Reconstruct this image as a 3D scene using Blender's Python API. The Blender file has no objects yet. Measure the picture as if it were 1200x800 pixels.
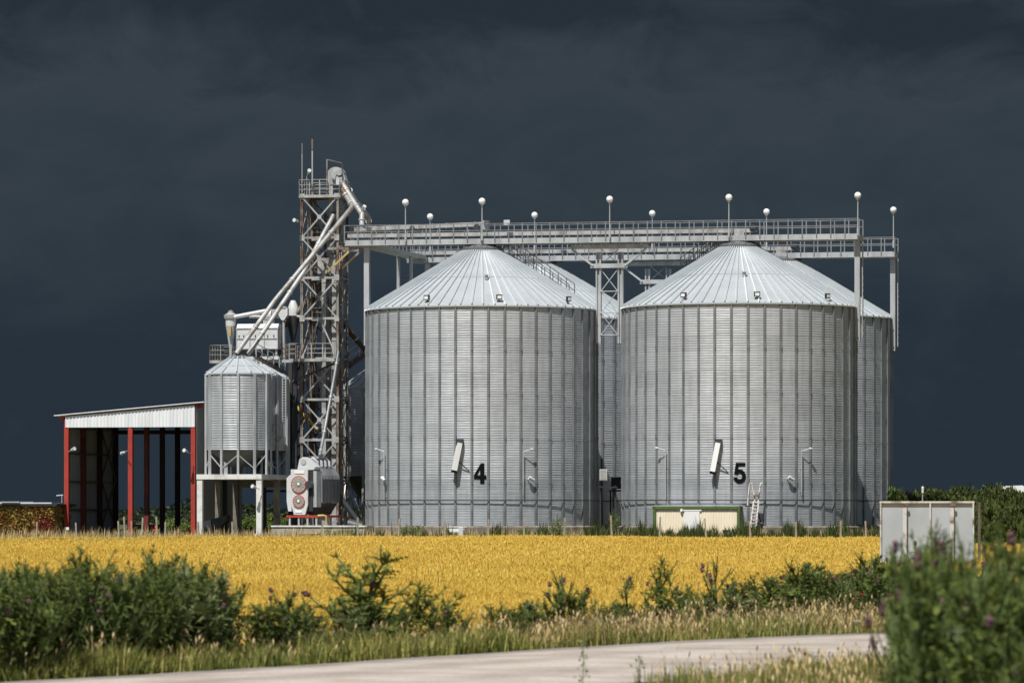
import bpy, bmesh, math, random
import numpy as np
from mathutils import Vector, Matrix, Quaternion
random.seed(7); rng = np.random.default_rng(7)
PI = math.pi; R_ = math.radians
sc = bpy.context.scene
COL = sc.collection

# ------------------------------------------------------------------ camera model
FPX = 5270.0; HZ = 598.0; CAMZ = 2.0
def P(px, py, Y):
    """a real point at depth Y metres seen at that place of the photograph"""
    return Vector(((px-600.0)*Y/FPX, Y, CAMZ-(py-HZ)*Y/FPX))
A = R_(12.5); CA, SA = math.cos(A), math.sin(A)
OX, OY = -2.10, 312.0
def W(u, v, z=0.0):
    return Vector((OX+u*CA+v*SA, OY-u*SA+v*CA, z))

# ------------------------------------------------------------------ materials
def mat(name, color, rough=0.6, metal=0.0, n_scale=None, n_amt=0.0, color2=None, n_lo=0.4, n_hi=0.65,
        bump=None, island=0.0, island2=None, sheen=0.0, trans=0.0, coord='Object', stretch=None, spec=None, detail=6.0):
    m = bpy.data.materials.new(name); m.use_nodes = True
    nt = m.node_tree; N = nt.nodes; L = nt.links
    b = N['Principled BSDF']; b.inputs['Roughness'].default_value = rough; b.inputs['Metallic'].default_value = metal
    if spec is not None: b.inputs['Specular IOR Level'].default_value = spec
    if sheen: b.inputs['Sheen Weight'].default_value = sheen; b.inputs['Sheen Roughness'].default_value = 0.35
    rgb = N.new('ShaderNodeRGB'); rgb.outputs[0].default_value = (*color, 1); out = rgb.outputs[0]
    tc = N.new('ShaderNodeTexCoord'); vec = tc.outputs[coord]
    if stretch:
        mp = N.new('ShaderNodeMapping'); mp.inputs['Scale'].default_value = stretch; L.new(vec, mp.inputs[0]); vec = mp.outputs[0]
    if n_scale:
        nz = N.new('ShaderNodeTexNoise'); nz.inputs['Scale'].default_value = n_scale; nz.inputs['Detail'].default_value = detail
        L.new(vec, nz.inputs['Vector'])
        mr = N.new('ShaderNodeMapRange'); mr.inputs[1].default_value = n_lo; mr.inputs[2].default_value = n_hi
        mr.inputs[3].default_value = 0; mr.inputs[4].default_value = n_amt; L.new(nz.outputs['Fac'], mr.inputs[0])
        mx = N.new('ShaderNodeMix'); mx.data_type = 'RGBA'; L.new(mr.outputs[0], mx.inputs[0]); L.new(out, mx.inputs[6])
        mx.inputs[7].default_value = (*(color2 or tuple(c*0.5 for c in color)), 1); out = mx.outputs[2]
    if island:
        g = N.new('ShaderNodeNewGeometry')
        mx = N.new('ShaderNodeMix'); mx.data_type = 'RGBA'
        pw = N.new('ShaderNodeMath'); pw.operation = 'MULTIPLY'; pw.inputs[1].default_value = island
        L.new(g.outputs['Random Per Island'], pw.inputs[0]); L.new(pw.outputs[0], mx.inputs[0]); L.new(out, mx.inputs[6])
        mx.inputs[7].default_value = (*(island2 or tuple(c*0.4 for c in color)), 1); out = mx.outputs[2]
    L.new(out, b.inputs['Base Color'])
    if bump:
        nz = N.new('ShaderNodeTexNoise'); nz.inputs['Scale'].default_value = bump[0]; nz.inputs['Detail'].default_value = 5
        L.new(vec, nz.inputs['Vector'])
        bp = N.new('ShaderNodeBump'); bp.inputs['Strength'].default_value = bump[1]; bp.inputs['Distance'].default_value = bump[2] if len(bump) > 2 else 0.05
        L.new(nz.outputs['Fac'], bp.inputs['Height']); L.new(bp.outputs[0], b.inputs['Normal'])
    if trans:
        t = N.new('ShaderNodeBsdfTranslucent'); L.new(out, t.inputs[0])
        ms = N.new('ShaderNodeMixShader'); ms.inputs[0].default_value = trans
        L.new(b.outputs[0], ms.inputs[1]); L.new(t.outputs[0], ms.inputs[2])
        L.new(ms.outputs[0], N['Material Output'].inputs[0])
    return m

M = {}
def wall_metal():
    """galvanised corrugated sheet: every bolted sheet a slightly different grey, faint streaks"""
    m = bpy.data.materials.new('corrugated_steel'); m.use_nodes = True
    nt = m.node_tree; N = nt.nodes; L = nt.links; b = N['Principled BSDF']
    tc = N.new('ShaderNodeTexCoord')
    sx = N.new('ShaderNodeSeparateXYZ'); L.new(tc.outputs['Object'], sx.inputs[0])
    at = N.new('ShaderNodeMath'); at.operation = 'ARCTAN2'; L.new(sx.outputs[1], at.inputs[0]); L.new(sx.outputs[0], at.inputs[1])
    def math(op, a, v):
        n = N.new('ShaderNodeMath'); n.operation = op; L.new(a, n.inputs[0]); n.inputs[1].default_value = v; return n.outputs[0]
    col = math('FLOOR', math('MULTIPLY', math('SUBTRACT', at.outputs[0], -PI/2+A+R_(3.6)), 45/(2*PI)), 0)
    row = math('FLOOR', math('MULTIPLY', math('SUBTRACT', sx.outputs[2], 0.8), 1/1.155), 0)
    cx = N.new('ShaderNodeCombineXYZ'); L.new(col, cx.inputs[0]); L.new(row, cx.inputs[1])
    wn = N.new('ShaderNodeTexWhiteNoise'); wn.noise_dimensions = '3D'; L.new(cx.outputs[0], wn.inputs['Vector'])
    wr = N.new('ShaderNodeTexWhiteNoise'); wr.noise_dimensions = '1D'; L.new(row, wr.inputs['W'])
    nz = N.new('ShaderNodeTexNoise'); nz.inputs['Scale'].default_value = 1.2; nz.inputs['Detail'].default_value = 6
    mp = N.new('ShaderNodeMapping'); mp.inputs['Scale'].default_value = (2.5, 2.5, 0.35); L.new(tc.outputs['Object'], mp.inputs[0]); L.new(mp.outputs[0], nz.inputs['Vector'])
    s1 = math('MULTIPLY', wn.outputs['Value'], 0.2); s2 = math('MULTIPLY', wr.outputs['Value'], 0.08); s3 = math('MULTIPLY', nz.outputs['Fac'], 0.5)
    a1 = N.new('ShaderNodeMath'); L.new(s1, a1.inputs[0]); L.new(s2, a1.inputs[1])
    a2 = N.new('ShaderNodeMath'); L.new(a1.outputs[0], a2.inputs[0]); L.new(s3, a2.inputs[1])
    # lower three rings are of thicker, duller sheet
    mr = N.new('ShaderNodeMapRange'); mr.inputs[1].default_value = 3.92; mr.inputs[2].default_value = 3.96; mr.inputs[3].default_value = 0.17; mr.inputs[4].default_value = 0.0
    L.new(sx.outputs[2], mr.inputs[0])
    a3 = N.new('ShaderNodeMath'); L.new(a2.outputs[0], a3.inputs[0]); L.new(mr.outputs[0], a3.inputs[1])
    rp = N.new('ShaderNodeValToRGB'); rp.color_ramp.elements[0].position = 0.1; rp.color_ramp.elements[0].color = (0.62, 0.65, 0.675, 1)
    rp.color_ramp.elements[1].position = 0.72; rp.color_ramp.elements[1].color = (0.34, 0.36, 0.38, 1)
    L.new(a3.outputs[0], rp.inputs[0]); L.new(rp.outputs[0], b.inputs['Base Color'])
    b.inputs['Metallic'].default_value = 0.4; b.inputs['Roughness'].default_value = 0.55
    n2 = N.new('ShaderNodeTexNoise'); n2.inputs['Scale'].default_value = 1.0; n2.inputs['Detail'].default_value = 3
    mp2 = N.new('ShaderNodeMapping'); mp2.inputs['Scale'].default_value = (0.9, 0.9, 5.0); L.new(tc.outputs['Object'], mp2.inputs[0]); L.new(mp2.outputs[0], n2.inputs['Vector'])
    bp = N.new('ShaderNodeBump'); bp.inputs['Strength'].default_value = 0.42; bp.inputs['Distance'].default_value = 0.05
    L.new(n2.outputs['Fac'], bp.inputs['Height']); L.new(bp.outputs[0], b.inputs['Normal'])
    return m
M['wall'] = wall_metal()
M['galv'] = mat('galvanised_steel', (0.52, 0.54, 0.55), 0.5, 0.25, 1.5, 0.7, (0.31, 0.325, 0.33), stretch=(1, 1, 0.3))
M['stiff'] = mat('stiffener_steel', (0.28, 0.295, 0.31), 0.5, 0.4, 0.8, 0.7, (0.17, 0.18, 0.19))
M['roof'] = mat('roof_sheet', (0.42, 0.455, 0.475), 0.5, 0.1, 0.8, 0.5, (0.34, 0.37, 0.39))
def sheen_roof():
    # sheen layer added over the roof sheet to whiten its slopes at grazing view
    m = M['roof']; nt = m.node_tree; N = nt.nodes
    sh = N.new('ShaderNodeBsdfSheen'); sh.distribution = 'MICROFIBER'; sh.inputs['Color'].default_value = (0.95, 0.97, 0.98, 1); sh.inputs['Roughness'].default_value = 0.4
    ad = N.new('ShaderNodeAddShader'); nt.links.new(N['Principled BSDF'].outputs[0], ad.inputs[0]); nt.links.new(sh.outputs[0], ad.inputs[1])
    nt.links.new(ad.outputs[0], N['Material Output'].inputs[0])
sheen_roof()
M['collar'] = mat('roof_cap_steel', (0.15, 0.16, 0.165), 0.55, 0.3, 2.0, 0.6, (0.09, 0.095, 0.1))
M['rust'] = mat('weathered_steel', (0.30, 0.29, 0.265), 0.6, 0.2, 1.1, 0.95, (0.13, 0.065, 0.03), 0.42, 0.62)
M['rustdark'] = mat('rusty_steel', (0.13, 0.115, 0.1), 0.7, 0.1, 1.2, 0.9, (0.09, 0.05, 0.03), 0.4, 0.65)
M['pale'] = mat('pale_painted_steel', (0.45, 0.455, 0.45), 0.5, 0.15, 1.3, 0.85, (0.21, 0.18, 0.145), 0.44, 0.68)
M['white'] = mat('white_painted_steel', (0.62, 0.635, 0.64), 0.45, 0.0, 1.5, 0.6, (0.42, 0.425, 0.42), 0.5, 0.75)
M['globe'] = mat('opal_globe', (0.86, 0.86, 0.84), 0.25, 0.0)
M['dark'] = mat('dark_steel', (0.045, 0.047, 0.05), 0.6, 0.2, 2.0, 0.6, (0.02, 0.02, 0.02))
M['black'] = mat('black_paint', (0.006, 0.007, 0.008), 0.9, spec=0.1)
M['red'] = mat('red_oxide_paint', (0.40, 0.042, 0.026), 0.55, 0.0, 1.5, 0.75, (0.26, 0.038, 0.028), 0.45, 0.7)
M['redshade'] = mat('shaded_red_paint', (0.17, 0.025, 0.018), 0.7, 0.0, 1.5, 0.8, (0.06, 0.015, 0.012))  # column red darkened in colour for the shade inside the shed
M['redblack'] = mat('deep_shade_red_paint', (0.045, 0.012, 0.01), 0.8, 0.0, 1.5, 0.8, (0.015, 0.008, 0.008))  # same red, darker still, painting in the deep shade of the rear bays
M['redbright'] = mat('red_paint', (0.55, 0.06, 0.03), 0.5, 0.0, 2.0, 0.5, (0.35, 0.05, 0.03))
M['fascia'] = mat('shed_fascia_sheet', (0.82, 0.84, 0.85), 0.5, 0.0, 0.9, 0.5, (0.56, 0.58, 0.6), stretch=(3, 3, 0.3))
M['clad'] = mat('shed_cladding', (0.36, 0.375, 0.38), 0.6, 0.1, 1.0, 0.6, (0.25, 0.26, 0.265), stretch=(2, 2, 0.3))
M['concrete'] = mat('concrete', (0.42, 0.39, 0.33), 0.9, 0.0, 1.6, 0.8, (0.24, 0.215, 0.17), bump=(6, 0.4))
M['concdark'] = mat('stained_shaded_concrete', (0.26, 0.23, 0.19), 0.9, 0.0, 1.2, 0.8, (0.12, 0.1, 0.08), bump=(6, 0.4))
M['concwhite'] = mat('white_concrete', (0.74, 0.73, 0.70), 0.85, 0.0, 1.5, 0.7, (0.4, 0.385, 0.36), 0.5, 0.75, bump=(8, 0.3))
M['yellow'] = mat('yellow_paint', (0.55, 0.40, 0.13), 0.5, 0.0, 2.0, 0.8, (0.3, 0.22, 0.1))
M['cream'] = mat('cream_cabin_panel', (0.9, 0.8, 0.61), 0.6, 0.0, 0.7, 0.5, (0.82, 0.7, 0.52), stretch=(3, 3, 0.4))
M['green'] = mat('green_frame_paint', (0.09, 0.15, 0.035), 0.6, 0.0, 2, 0.6, (0.05, 0.085, 0.02))
M['post'] = mat('fence_post_concrete', (0.40, 0.35, 0.25), 0.9, 0.0, 3, 0.8, (0.22, 0.19, 0.13))
M['board'] = mat('zinc_board_back', (0.47, 0.51, 0.535), 0.55, 0.2, 0.7, 0.6, (0.34, 0.37, 0.385), bump=(3, 0.15))
M['boardframe'] = mat('peeling_white_frame', (0.58, 0.58, 0.56), 0.7, 0.0, 2.2, 0.95, (0.16, 0.07, 0.035), 0.5, 0.66)
M['soil'] = mat('soil', (0.11, 0.095, 0.05), 0.95, 0.0, 0.25, 0.95, (0.055, 0.075, 0.022), coord='Object', bump=(2, 0.5))
def road_material():
    m = mat('pale_road', (0.58, 0.52, 0.47), 0.92, 0.0, 0.7, 0.9, (0.43, 0.37, 0.32), 0.42, 0.62, bump=(45, 0.6, 0.012), detail=12)
    nt = m.node_tree; N = nt.nodes; LL = nt.links; b = N['Principled BSDF']; src = b.inputs['Base Color'].links[0].from_socket
    at_ = N.new('ShaderNodeAttribute'); at_.attribute_name = 'across'
    nz = N.new('ShaderNodeTexNoise'); nz.inputs['Scale'].default_value = 0.9; nz.inputs['Detail'].default_value = 8
    tc = N.new('ShaderNodeTexCoord'); LL.new(tc.outputs['Object'], nz.inputs['Vector'])
    a = N.new('ShaderNodeMath'); a.operation = 'MULTIPLY_ADD'; a.inputs[1].default_value = 0.16; LL.new(nz.outputs['Fac'], a.inputs[0]); LL.new(at_.outputs['Fac'], a.inputs[2])
    r = N.new('ShaderNodeValToRGB'); e = r.color_ramp.elements
    e[0].position = 0.02; e[0].color = (0.35, 0.35, 0.35, 1); e[1].position = 1.05 if False else 1.0; e[1].color = (0.55, 0.55, 0.55, 1)
    for p, v in ((0.14, 0.92), (0.24, 1.0), (0.36, 0.80), (0.46, 1.0), (0.60, 0.98), (0.70, 0.78), (0.82, 1.0), (0.96, 0.9)):
        q = e.new(p); q.color = (v, v*0.985, v*0.965, 1)
    LL.new(a.outputs[0], r.inputs[0])
    fine = N.new('ShaderNodeTexNoise'); fine.inputs['Scale'].default_value = 16; fine.inputs['Detail'].default_value = 10; LL.new(tc.outputs['Object'], fine.inputs['Vector'])
    fr_ = N.new('ShaderNodeMapRange'); fr_.inputs[1].default_value = 0.35; fr_.inputs[2].default_value = 0.65; fr_.inputs[3].default_value = 0.78; fr_.inputs[4].default_value = 1.08; LL.new(fine.outputs['Fac'], fr_.inputs[0])
    mx = N.new('ShaderNodeMix'); mx.data_type = 'RGBA'; mx.blend_type = 'MULTIPLY'; mx.inputs[0].default_value = 1; LL.new(src, mx.inputs[6]); LL.new(r.outputs[0], mx.inputs[7])
    m2 = N.new('ShaderNodeMix'); m2.data_type = 'RGBA'; m2.blend_type = 'MULTIPLY'; m2.inputs[0].default_value = 1; LL.new(mx.outputs[2], m2.inputs[6]); LL.new(fr_.outputs[0], m2.inputs[7])
    LL.new(m2.outputs[2], b.inputs['Base Color']); return m
M['road'] = road_material()
M['wheat'] = mat('ripe_wheat', (0.92, 0.70, 0.165), 0.85, 0.0, 0.07, 0.75, (0.74, 0.53, 0.10), 0.42, 0.66, island=0.6, island2=(0.55, 0.38, 0.085), trans=0.25, spec=0.1)
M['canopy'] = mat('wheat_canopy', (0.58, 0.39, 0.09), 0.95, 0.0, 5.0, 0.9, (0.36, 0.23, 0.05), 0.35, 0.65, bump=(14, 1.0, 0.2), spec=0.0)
def leafm(n, c, c2, tr=0.25): return mat(n, c, 0.6, 0.0, island=1.0, island2=c2, trans=tr, spec=0.25)
M['thistle'] = leafm('thistle_leaf', (0.19, 0.235, 0.05), (0.05, 0.076, 0.017))
M['thistlegrey'] = leafm('grey_thistle_leaf', (0.26, 0.29, 0.12), (0.09, 0.115, 0.042))
M['stemgreen'] = mat('thistle_stem', (0.09, 0.13, 0.035), 0.7)
M['flower'] = mat('thistle_flower', (0.12, 0.05, 0.07), 0.8, 0, 8, 0.6, (0.07, 0.045, 0.035))
M['grass'] = leafm('verge_grass_blade', (0.25, 0.27, 0.06), (0.09, 0.13, 0.028), 0.35)
M['lime'] = leafm('pale_grass_blade', (0.55, 0.49, 0.15), (0.26, 0.28, 0.07), 0.35)
M['straw'] = leafm('dry_straw', (0.74, 0.57, 0.31), (0.46, 0.32, 0.14), 0.3)
M['shrub'] = leafm('shrub_leaf', (0.11, 0.14, 0.035), (0.035, 0.05, 0.014))
M['limebush'] = leafm('light_bush_leaf', (0.22, 0.29, 0.07), (0.07, 0.11, 0.025))
M['farleaf'] = leafm('dark_tree_leaf', (0.028, 0.042, 0.016), (0.012, 0.02, 0.008), 0.1)
M['vinered'] = leafm('red_vine_leaf', (0.34, 0.07, 0.035), (0.14, 0.03, 0.02), 0.2)
M['vinegreen'] = leafm('yellow_green_vine_leaf', (0.42, 0.31, 0.06), (0.15, 0.125, 0.03), 0.2)
M['bark'] = mat('bark', (0.1, 0.075, 0.05), 0.9, 0, 5, 0.7)
M['poppy'] = mat('poppy_petal', (0.65, 0.03, 0.02), 0.6)
M['daisy'] = mat('white_flower', (0.75, 0.74, 0.66), 0.7)
M['hill'] = mat('hill_scrub', (0.008, 0.011, 0.011), 1.0, 0, 0.02, 0.8, (0.005, 0.007, 0.008), spec=0.0)
M['plaster'] = mat('ochre_wall', (0.42, 0.30, 0.09), 0.85, 0, 1.5, 0.8, (0.24, 0.1, 0.05))
M['grille'] = mat('fan_grille', (0.46, 0.40, 0.34), 0.6, 0.2)
M['motor'] = mat('motor_grey', (0.06, 0.065, 0.07), 0.5, 0.3)

# ------------------------------------------------------------------ mesh helpers
class MB:
    def __init__(s): s.v = []; s.f = []
    def add(s, v, f):
        o = len(s.v); s.v += [tuple(p) for p in v]; s.f += [tuple(i+o for i in q) for q in f]
    def box(s, c, size, rz=0.0):
        x, y, z = (k/2 for k in size); r = Matrix.Rotation(rz, 3, 'Z'); c = Vector(c)
        v = [c+r@Vector((a*x, b*y, d*z)) for d in (-1, 1) for a, b in ((-1, -1), (1, -1), (1, 1), (-1, 1))]
        s.add(v, [(3, 2, 1, 0), (4, 5, 6, 7), (0, 1, 5, 4), (1, 2, 6, 5), (2, 3, 7, 6), (3, 0, 4, 7)]); return s
    def prism(s, pts, d):
        """closed planar outline pts (3D) pushed along vector d"""
        n = len(pts); d = Vector(d); v = [Vector(p) for p in pts]+[Vector(p)+d for p in pts]
        s.add(v, [tuple(reversed(range(n))), tuple(range(n, 2*n))]+[(i, (i+1) % n, n+(i+1) % n, n+i) for i in range(n)]); return s
    def bar(s, p, q, w, h=None, up=(0, 0, 1)):
        h = h or w; p, q = Vector(p), Vector(q); d = (q-p).normalized(); up = Vector(up)
        if abs(d.dot(up)) > 0.98: up = Vector((0, 1, 0))
        a = d.cross(up).normalized()*w/2; b = a.cross(d).normalized()*h/2
        v = [e+x for e in (p, q) for x in (-a-b, a-b, a+b, -a+b)]
        s.add(v, [(0, 1, 2, 3), (7, 6, 5, 4), (0, 4, 5, 1), (1, 5, 6, 2), (2, 6, 7, 3), (3, 7, 4, 0)]); return s
    def tube(s, pts, r, n=12, r2=None, cap=True):
        pts = [Vector(p) for p in pts]; k = len(pts); rings = []; ref = None
        for i, p in enumerate(pts):
            d = (pts[min(i+1, k-1)]-pts[max(i-1, 0)]).normalized()
            if ref is None: ref = d.orthogonal().normalized()
            a = (ref-d*ref.dot(d)).normalized(); ref = a; b = d.cross(a)
            rr = r if r2 is None else r+(r2-r)*i/(k-1)
            rings.append([p+(a*math.cos(t)+b*math.sin(t))*rr for t in (2*PI*j/n for j in range(n))])
        f = []
        for i in range(k-1):
            for j in range(n): f.append((i*n+j, i*n+(j+1) % n, (i+1)*n+(j+1) % n, (i+1)*n+j))
        if cap: f += [tuple(reversed(range(n))), tuple(range((k-1)*n, k*n))]
        s.add([p for g in rings for p in g], f); return s
    def lathe(s, prof, n=24, c=(0, 0, 0), cap=True):
        c = Vector(c); k = len(prof); v = []; f = []
        for r, z in prof: v += [c+Vector((r*math.cos(2*PI*j/n), r*math.sin(2*PI*j/n), z)) for j in range(n)]
        for i in range(k-1):
            for j in range(n): f.append((i*n+j, i*n+(j+1) % n, (i+1)*n+(j+1) % n, (i+1)*n+j))
        if cap: f += [tuple(reversed(range(n))), tuple(range((k-1)*n, k*n))]
        s.add(v, f); return s
    def build(s, name, m, parent=None, smooth=False, label=None):
        me = bpy.data.meshes.new(name); me.from_pydata(s.v, [], s.f); me.update()
        if smooth:
            me.polygons.foreach_set('use_smooth', [True]*len(me.polygons))
            me.set_sharp_from_angle(angle=R_(40))
        return link(name, me, m, parent, label)
def link(name, me, m, parent=None, label=None):
    if m is not None and not len(me.materials): me.materials.append(m)
    o = bpy.data.objects.new(name, me); COL.objects.link(o)
    if parent: o.parent = parent
    if label: o['label'] = label
    return o
def npmesh(name, v, faces, mats, mat_idx=None, smooth=False):
    """v (N,3), faces (M,k) index array"""
    me = bpy.data.meshes.new(name); v = np.asarray(v, np.float32); f = np.asarray(faces, np.int32); k = f.shape[1]
    me.vertices.add(len(v)); me.vertices.foreach_set('co', v.ravel())
    me.loops.add(f.size); me.loops.foreach_set('vertex_index', f.ravel())
    me.polygons.add(len(f)); me.polygons.foreach_set('loop_start', np.arange(0, f.size, k, dtype=np.int32))
    for m in mats: me.materials.append(m)
    if mat_idx is not None: me.polygons.foreach_set('material_index', np.asarray(mat_idx, np.int32))
    if smooth: me.polygons.foreach_set('use_smooth', np.ones(len(f), bool))
    me.update(calc_edges=True); me.validate()
    return me
def thing(name, label, cat, loc=(0, 0, 0), rz=-A, group=None):
    o = bpy.data.objects.new(name, None); COL.objects.link(o); o.location = loc; o.rotation_euler = (0, 0, rz)
    o.empty_display_size = 0.3; o['label'] = label; o['category'] = cat
    if group: o['group'] = group
    return o
def tag(o, label, cat, group=None):
    o['label'] = label; o['category'] = cat
    if group: o['group'] = group
    return o
def L(t, p):
    """world point -> coordinates of thing t"""
    p = Vector(p)-Vector(t.location); return Matrix.Rotation(-t.rotation_euler[2], 3, 'Z')@p
def dup(root, loc, rz=None, scale=None, label=None):
    r = root.copy(); COL.objects.link(r); r.location = loc
    if rz is not None: r.rotation_euler = (0, 0, rz)
    if scale is not None: r.scale = (scale,)*3 if isinstance(scale, (int, float)) else scale
    if label: r['label'] = label
    for ch in list(root.children):
        c = ch.copy(); COL.objects.link(c); c.parent = r
        for g in list(ch.children):
            d = g.copy(); COL.objects.link(d); d.parent = c
    return r
def struct(o, kind='structure'): o['kind'] = kind; return o

# ------------------------------------------------------------------ ground, road, hill
RX = np.array([-60, -30, -12, -6.0, -3.2, -1.16, 1.26, 3.33, 5.5, 8, 12, 20, 40, 80.])
RY = np.array([-40, 8., 42., 52.0, 57.0, 61.3, 66.3, 70.0, 72.8, 75, 78, 83, 93, 110.])
def road_far(x): return np.interp(x, RX, RY)
def verge_w(x): return np.interp(x, [-12, -3, -0.5, 1.5, 3.0, 4.5, 7, 12], [3.6, 3.6, 4.2, 5.4, 10.0, 15.0, 18.0, 20.0])
def wheat_edge(x): return road_far(x)+verge_w(x)+0.7*np.sin(np.asarray(x)*1.3)+0.5*np.sin(np.asarray(x)*3.1+1)
def gz(x, y):
    x = np.asarray(x, float); y = np.asarray(y, float); d = y-road_far(x)
    s = np.clip((d-1.0)/(verge_w(x)+1.0), 0, 1); s = s*s*(3-2*s)
    z = -0.38*s
    t = np.clip((y-100)/185, 0, 1); z = z-0.05*t*s+0.05*np.sin(x*0.09+y*0.031)*s*np.clip((y-90)/60, 0, 1)*np.clip((292-y)/30, 0, 1)
    e = np.clip((y-290)/8, 0, 1); e = e*e*(3-2*e); z = z*(1-e)+0.2*e
    return z
def G(x, y): return float(gz(x, y))
xs = np.concatenate([np.linspace(-3500, -120, 14), np.linspace(-100, 100, 161), np.linspace(120, 3500, 14)])
ys = np.concatenate([np.linspace(-60, 30, 16), np.linspace(31, 110, 120), np.linspace(112, 330, 90), np.linspace(345, 600, 14), np.linspace(700, 6500, 14)])
gx, gy = np.meshgrid(xs, ys); nx, ny = len(xs), len(ys)
gv = np.stack([gx.ravel(), gy.ravel(), gz(gx, gy).ravel()], 1)
ii = (np.arange(ny-1)[:, None]*nx+np.arange(nx-1)[None, :]).ravel()
struct(link('ground', npmesh('ground', gv, np.stack([ii, ii+1, ii+nx+1, ii+nx], 1), [M['soil']], smooth=True), None))
rx = np.linspace(-40, 60, 260); ncr = 14
rv = []
for j in range(ncr+1):
    t = j/ncr; edge = (0.10*np.sin(rx*3.1)+0.06*np.sin(rx*7.7+2)) if j in (0, ncr) else 0
    yy = road_far(rx)-14.5*(1-t)+edge
    rv.append(np.stack([rx, yy, gz(rx, yy)+0.012+0.05*math.sin(PI*t)], 1))
rv = np.concatenate(rv); n_ = len(rx)
ii = (np.arange(ncr)[:, None]*n_+np.arange(n_-1)[None, :]).ravel()
rme = npmesh('road', rv, np.stack([ii, ii+1, ii+n_+1, ii+n_], 1), [M['road']], smooth=True)
ra = rme.attributes.new('across', 'FLOAT', 'POINT'); ra.data.foreach_set('value', np.repeat(np.arange(ncr+1)/ncr, n_).astype(np.float32))
struct(link('road', rme, None))
# distant dark hill at the left
hv = []; hf = []
hx = np.linspace(-900, 1400, 260)
for i, x in enumerate(hx):
    h = 13*math.exp(-((x+400)/50)**2)+2.5*math.exp(-((x+120)/260)**2)+1.5+0.6*math.sin(x*0.05)+0.4*math.sin(x*0.13+1)
    hv += [(x, 2900, -3), (x, 3000, h*0.72), (x, 3100, h), (x, 3400, -3)]
for i in range(len(hx)-1):
    for k in range(3): hf.append((i*4+k, i*4+4+k, i*4+5+k, i*4+1+k))
m = MB(); m.add(hv, hf); struct(m.build('hill', M['hill'], smooth=True))

# ------------------------------------------------------------------ big silos
RS = 8.0; ZB = 0.8; HW = 14.95
def corrugated(R, z0, z1, lam, amp, nth, low=None, per=5, ring=1.155):
    zs = np.arange(z0, z1+1e-6, lam/per); 
    a = np.where(zs < (low or -1), amp*0.45, amp)
    rr = R+a*np.cos(2*PI*(zs-z0)/lam)
    k = np.floor((zs-z0)/ring); rr = rr+0.006*(k % 2)
    th = np.linspace(0, 2*PI, nth, endpoint=False)
    v = np.stack([(rr[:, None]*np.cos(th)).ravel(), (rr[:, None]*np.sin(th)).ravel(), np.repeat(zs, nth)], 1)
    i = np.arange(len(zs)-1)[:, None]*nth; j = np.arange(nth)[None, :]; j2 = (j+1) % nth
    f = np.stack([(i+j).ravel(), (i+j2).ravel(), (i+nth+j2).ravel(), (i+nth+j).ravel()], 1)
    return v, f
v, f = corrugated(RS, ZB, ZB+HW, 0.165, 0.0105, 135, low=ZB+3.1)
ME_WALL = npmesh('wall', v, f, [M['wall']], smooth=True)
sm = MB()
sm.box((RS+0.05, 0, ZB+HW/2), (0.1, 0.085, HW-0.04)); sm.box((RS+0.022, 0, ZB+HW/2), (0.03, 0.19, HW-0.06))
for k in range(1, 5): sm.box((RS+0.055, 0, ZB+k*HW/5), (0.13, 0.12, 0.35))
ME_STIFF = bpy.data.meshes.new('stiffener'); ME_STIFF.from_pydata(sm.v, [], sm.f); ME_STIFF.materials.append(M['stiff'])
def cone_roof(R, r1, ze, zt, nrib, ov=0.14, step=0.5, rib=(0.075, 0.12)):
    m = MB(); sl = (zt-ze)/(R-r1)
    Re = R+ov; zee = ze-ov*sl; Rm = r1+(R-r1)*step; zm = ze+(R-Rm)*sl
    n = nrib*2
    m.lathe([(Re-0.02, zee-0.09), (Re, zee-0.09), (Re, zee), (Rm-0.1, zm+0.1*sl)], n, cap=False)
    m.lathe([(Rm+0.03, zm-0.03*sl+0.022), (r1, zt+0.022)], n, cap=False)
    m.lathe([(R-0.05, ze-0.06), (Re-0.02, zee-0.09)], n, cap=False)
    for k in range(nrib):
        t = 2*PI*k/nrib; c, s = math.cos(t), math.sin(t); pn = Vector((-s, c, 0))
        p = Vector((c*(Re+0.01), s*(Re+0.01), zee+rib[1]/2)); q = Vector((c*r1, s*r1, zt+0.02+rib[1]/2))
        m.bar(p, q, rib[0], rib[1])
    return m
rm = cone_roof(RS, 1.25, ZB+HW, ZB+HW+4.05, 66)
ME_ROOF = bpy.data.meshes.new('roof'); ME_ROOF.from_pydata(rm.v, [], rm.f); ME_ROOF.materials.append(M['roof'])
zt = ZB+HW+4.05
cm = MB(); cm.lathe([(1.40, zt-0.2), (1.48, zt+0.0), (1.48, zt+0.14), (0.42, zt+0.56), (0.42, zt+0.62)], 36)
for k in range(18):
    t = 2*PI*k/18; cm.bar((1.48*math.cos(t), 1.48*math.sin(t), zt+0.16), (0.42*math.cos(t), 0.42*math.sin(t), zt+0.58), 0.03, 0.04)
ME_CAP = bpy.data.meshes.new('roof_cap'); ME_CAP.from_pydata(cm.v, [], cm.f); ME_CAP.materials.append(M['collar'])
fm = MB(); fm.lathe([(RS+0.35, -0.3), (RS+0.35, ZB-0.12), (RS+0.1, ZB-0.02), (RS-0.3, ZB)], 64)
ME_FND = bpy.data.meshes.new('foundation'); ME_FND.from_pydata(fm.v, [], fm.f); ME_FND.materials.append(M['concdark'])
pm = MB(); n = 96
pm.tube([(( RS+0.17)*math.cos(2*PI*k/n), (RS+0.17)*math.sin(2*PI*k/n), 0) for k in range(n+1)], 0.035, 6)
ME_RING = bpy.data.meshes.new('ring_pipe'); ME_RING.from_pydata(pm.v, [], pm.f); ME_RING.materials.append(M['dark'])

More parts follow.
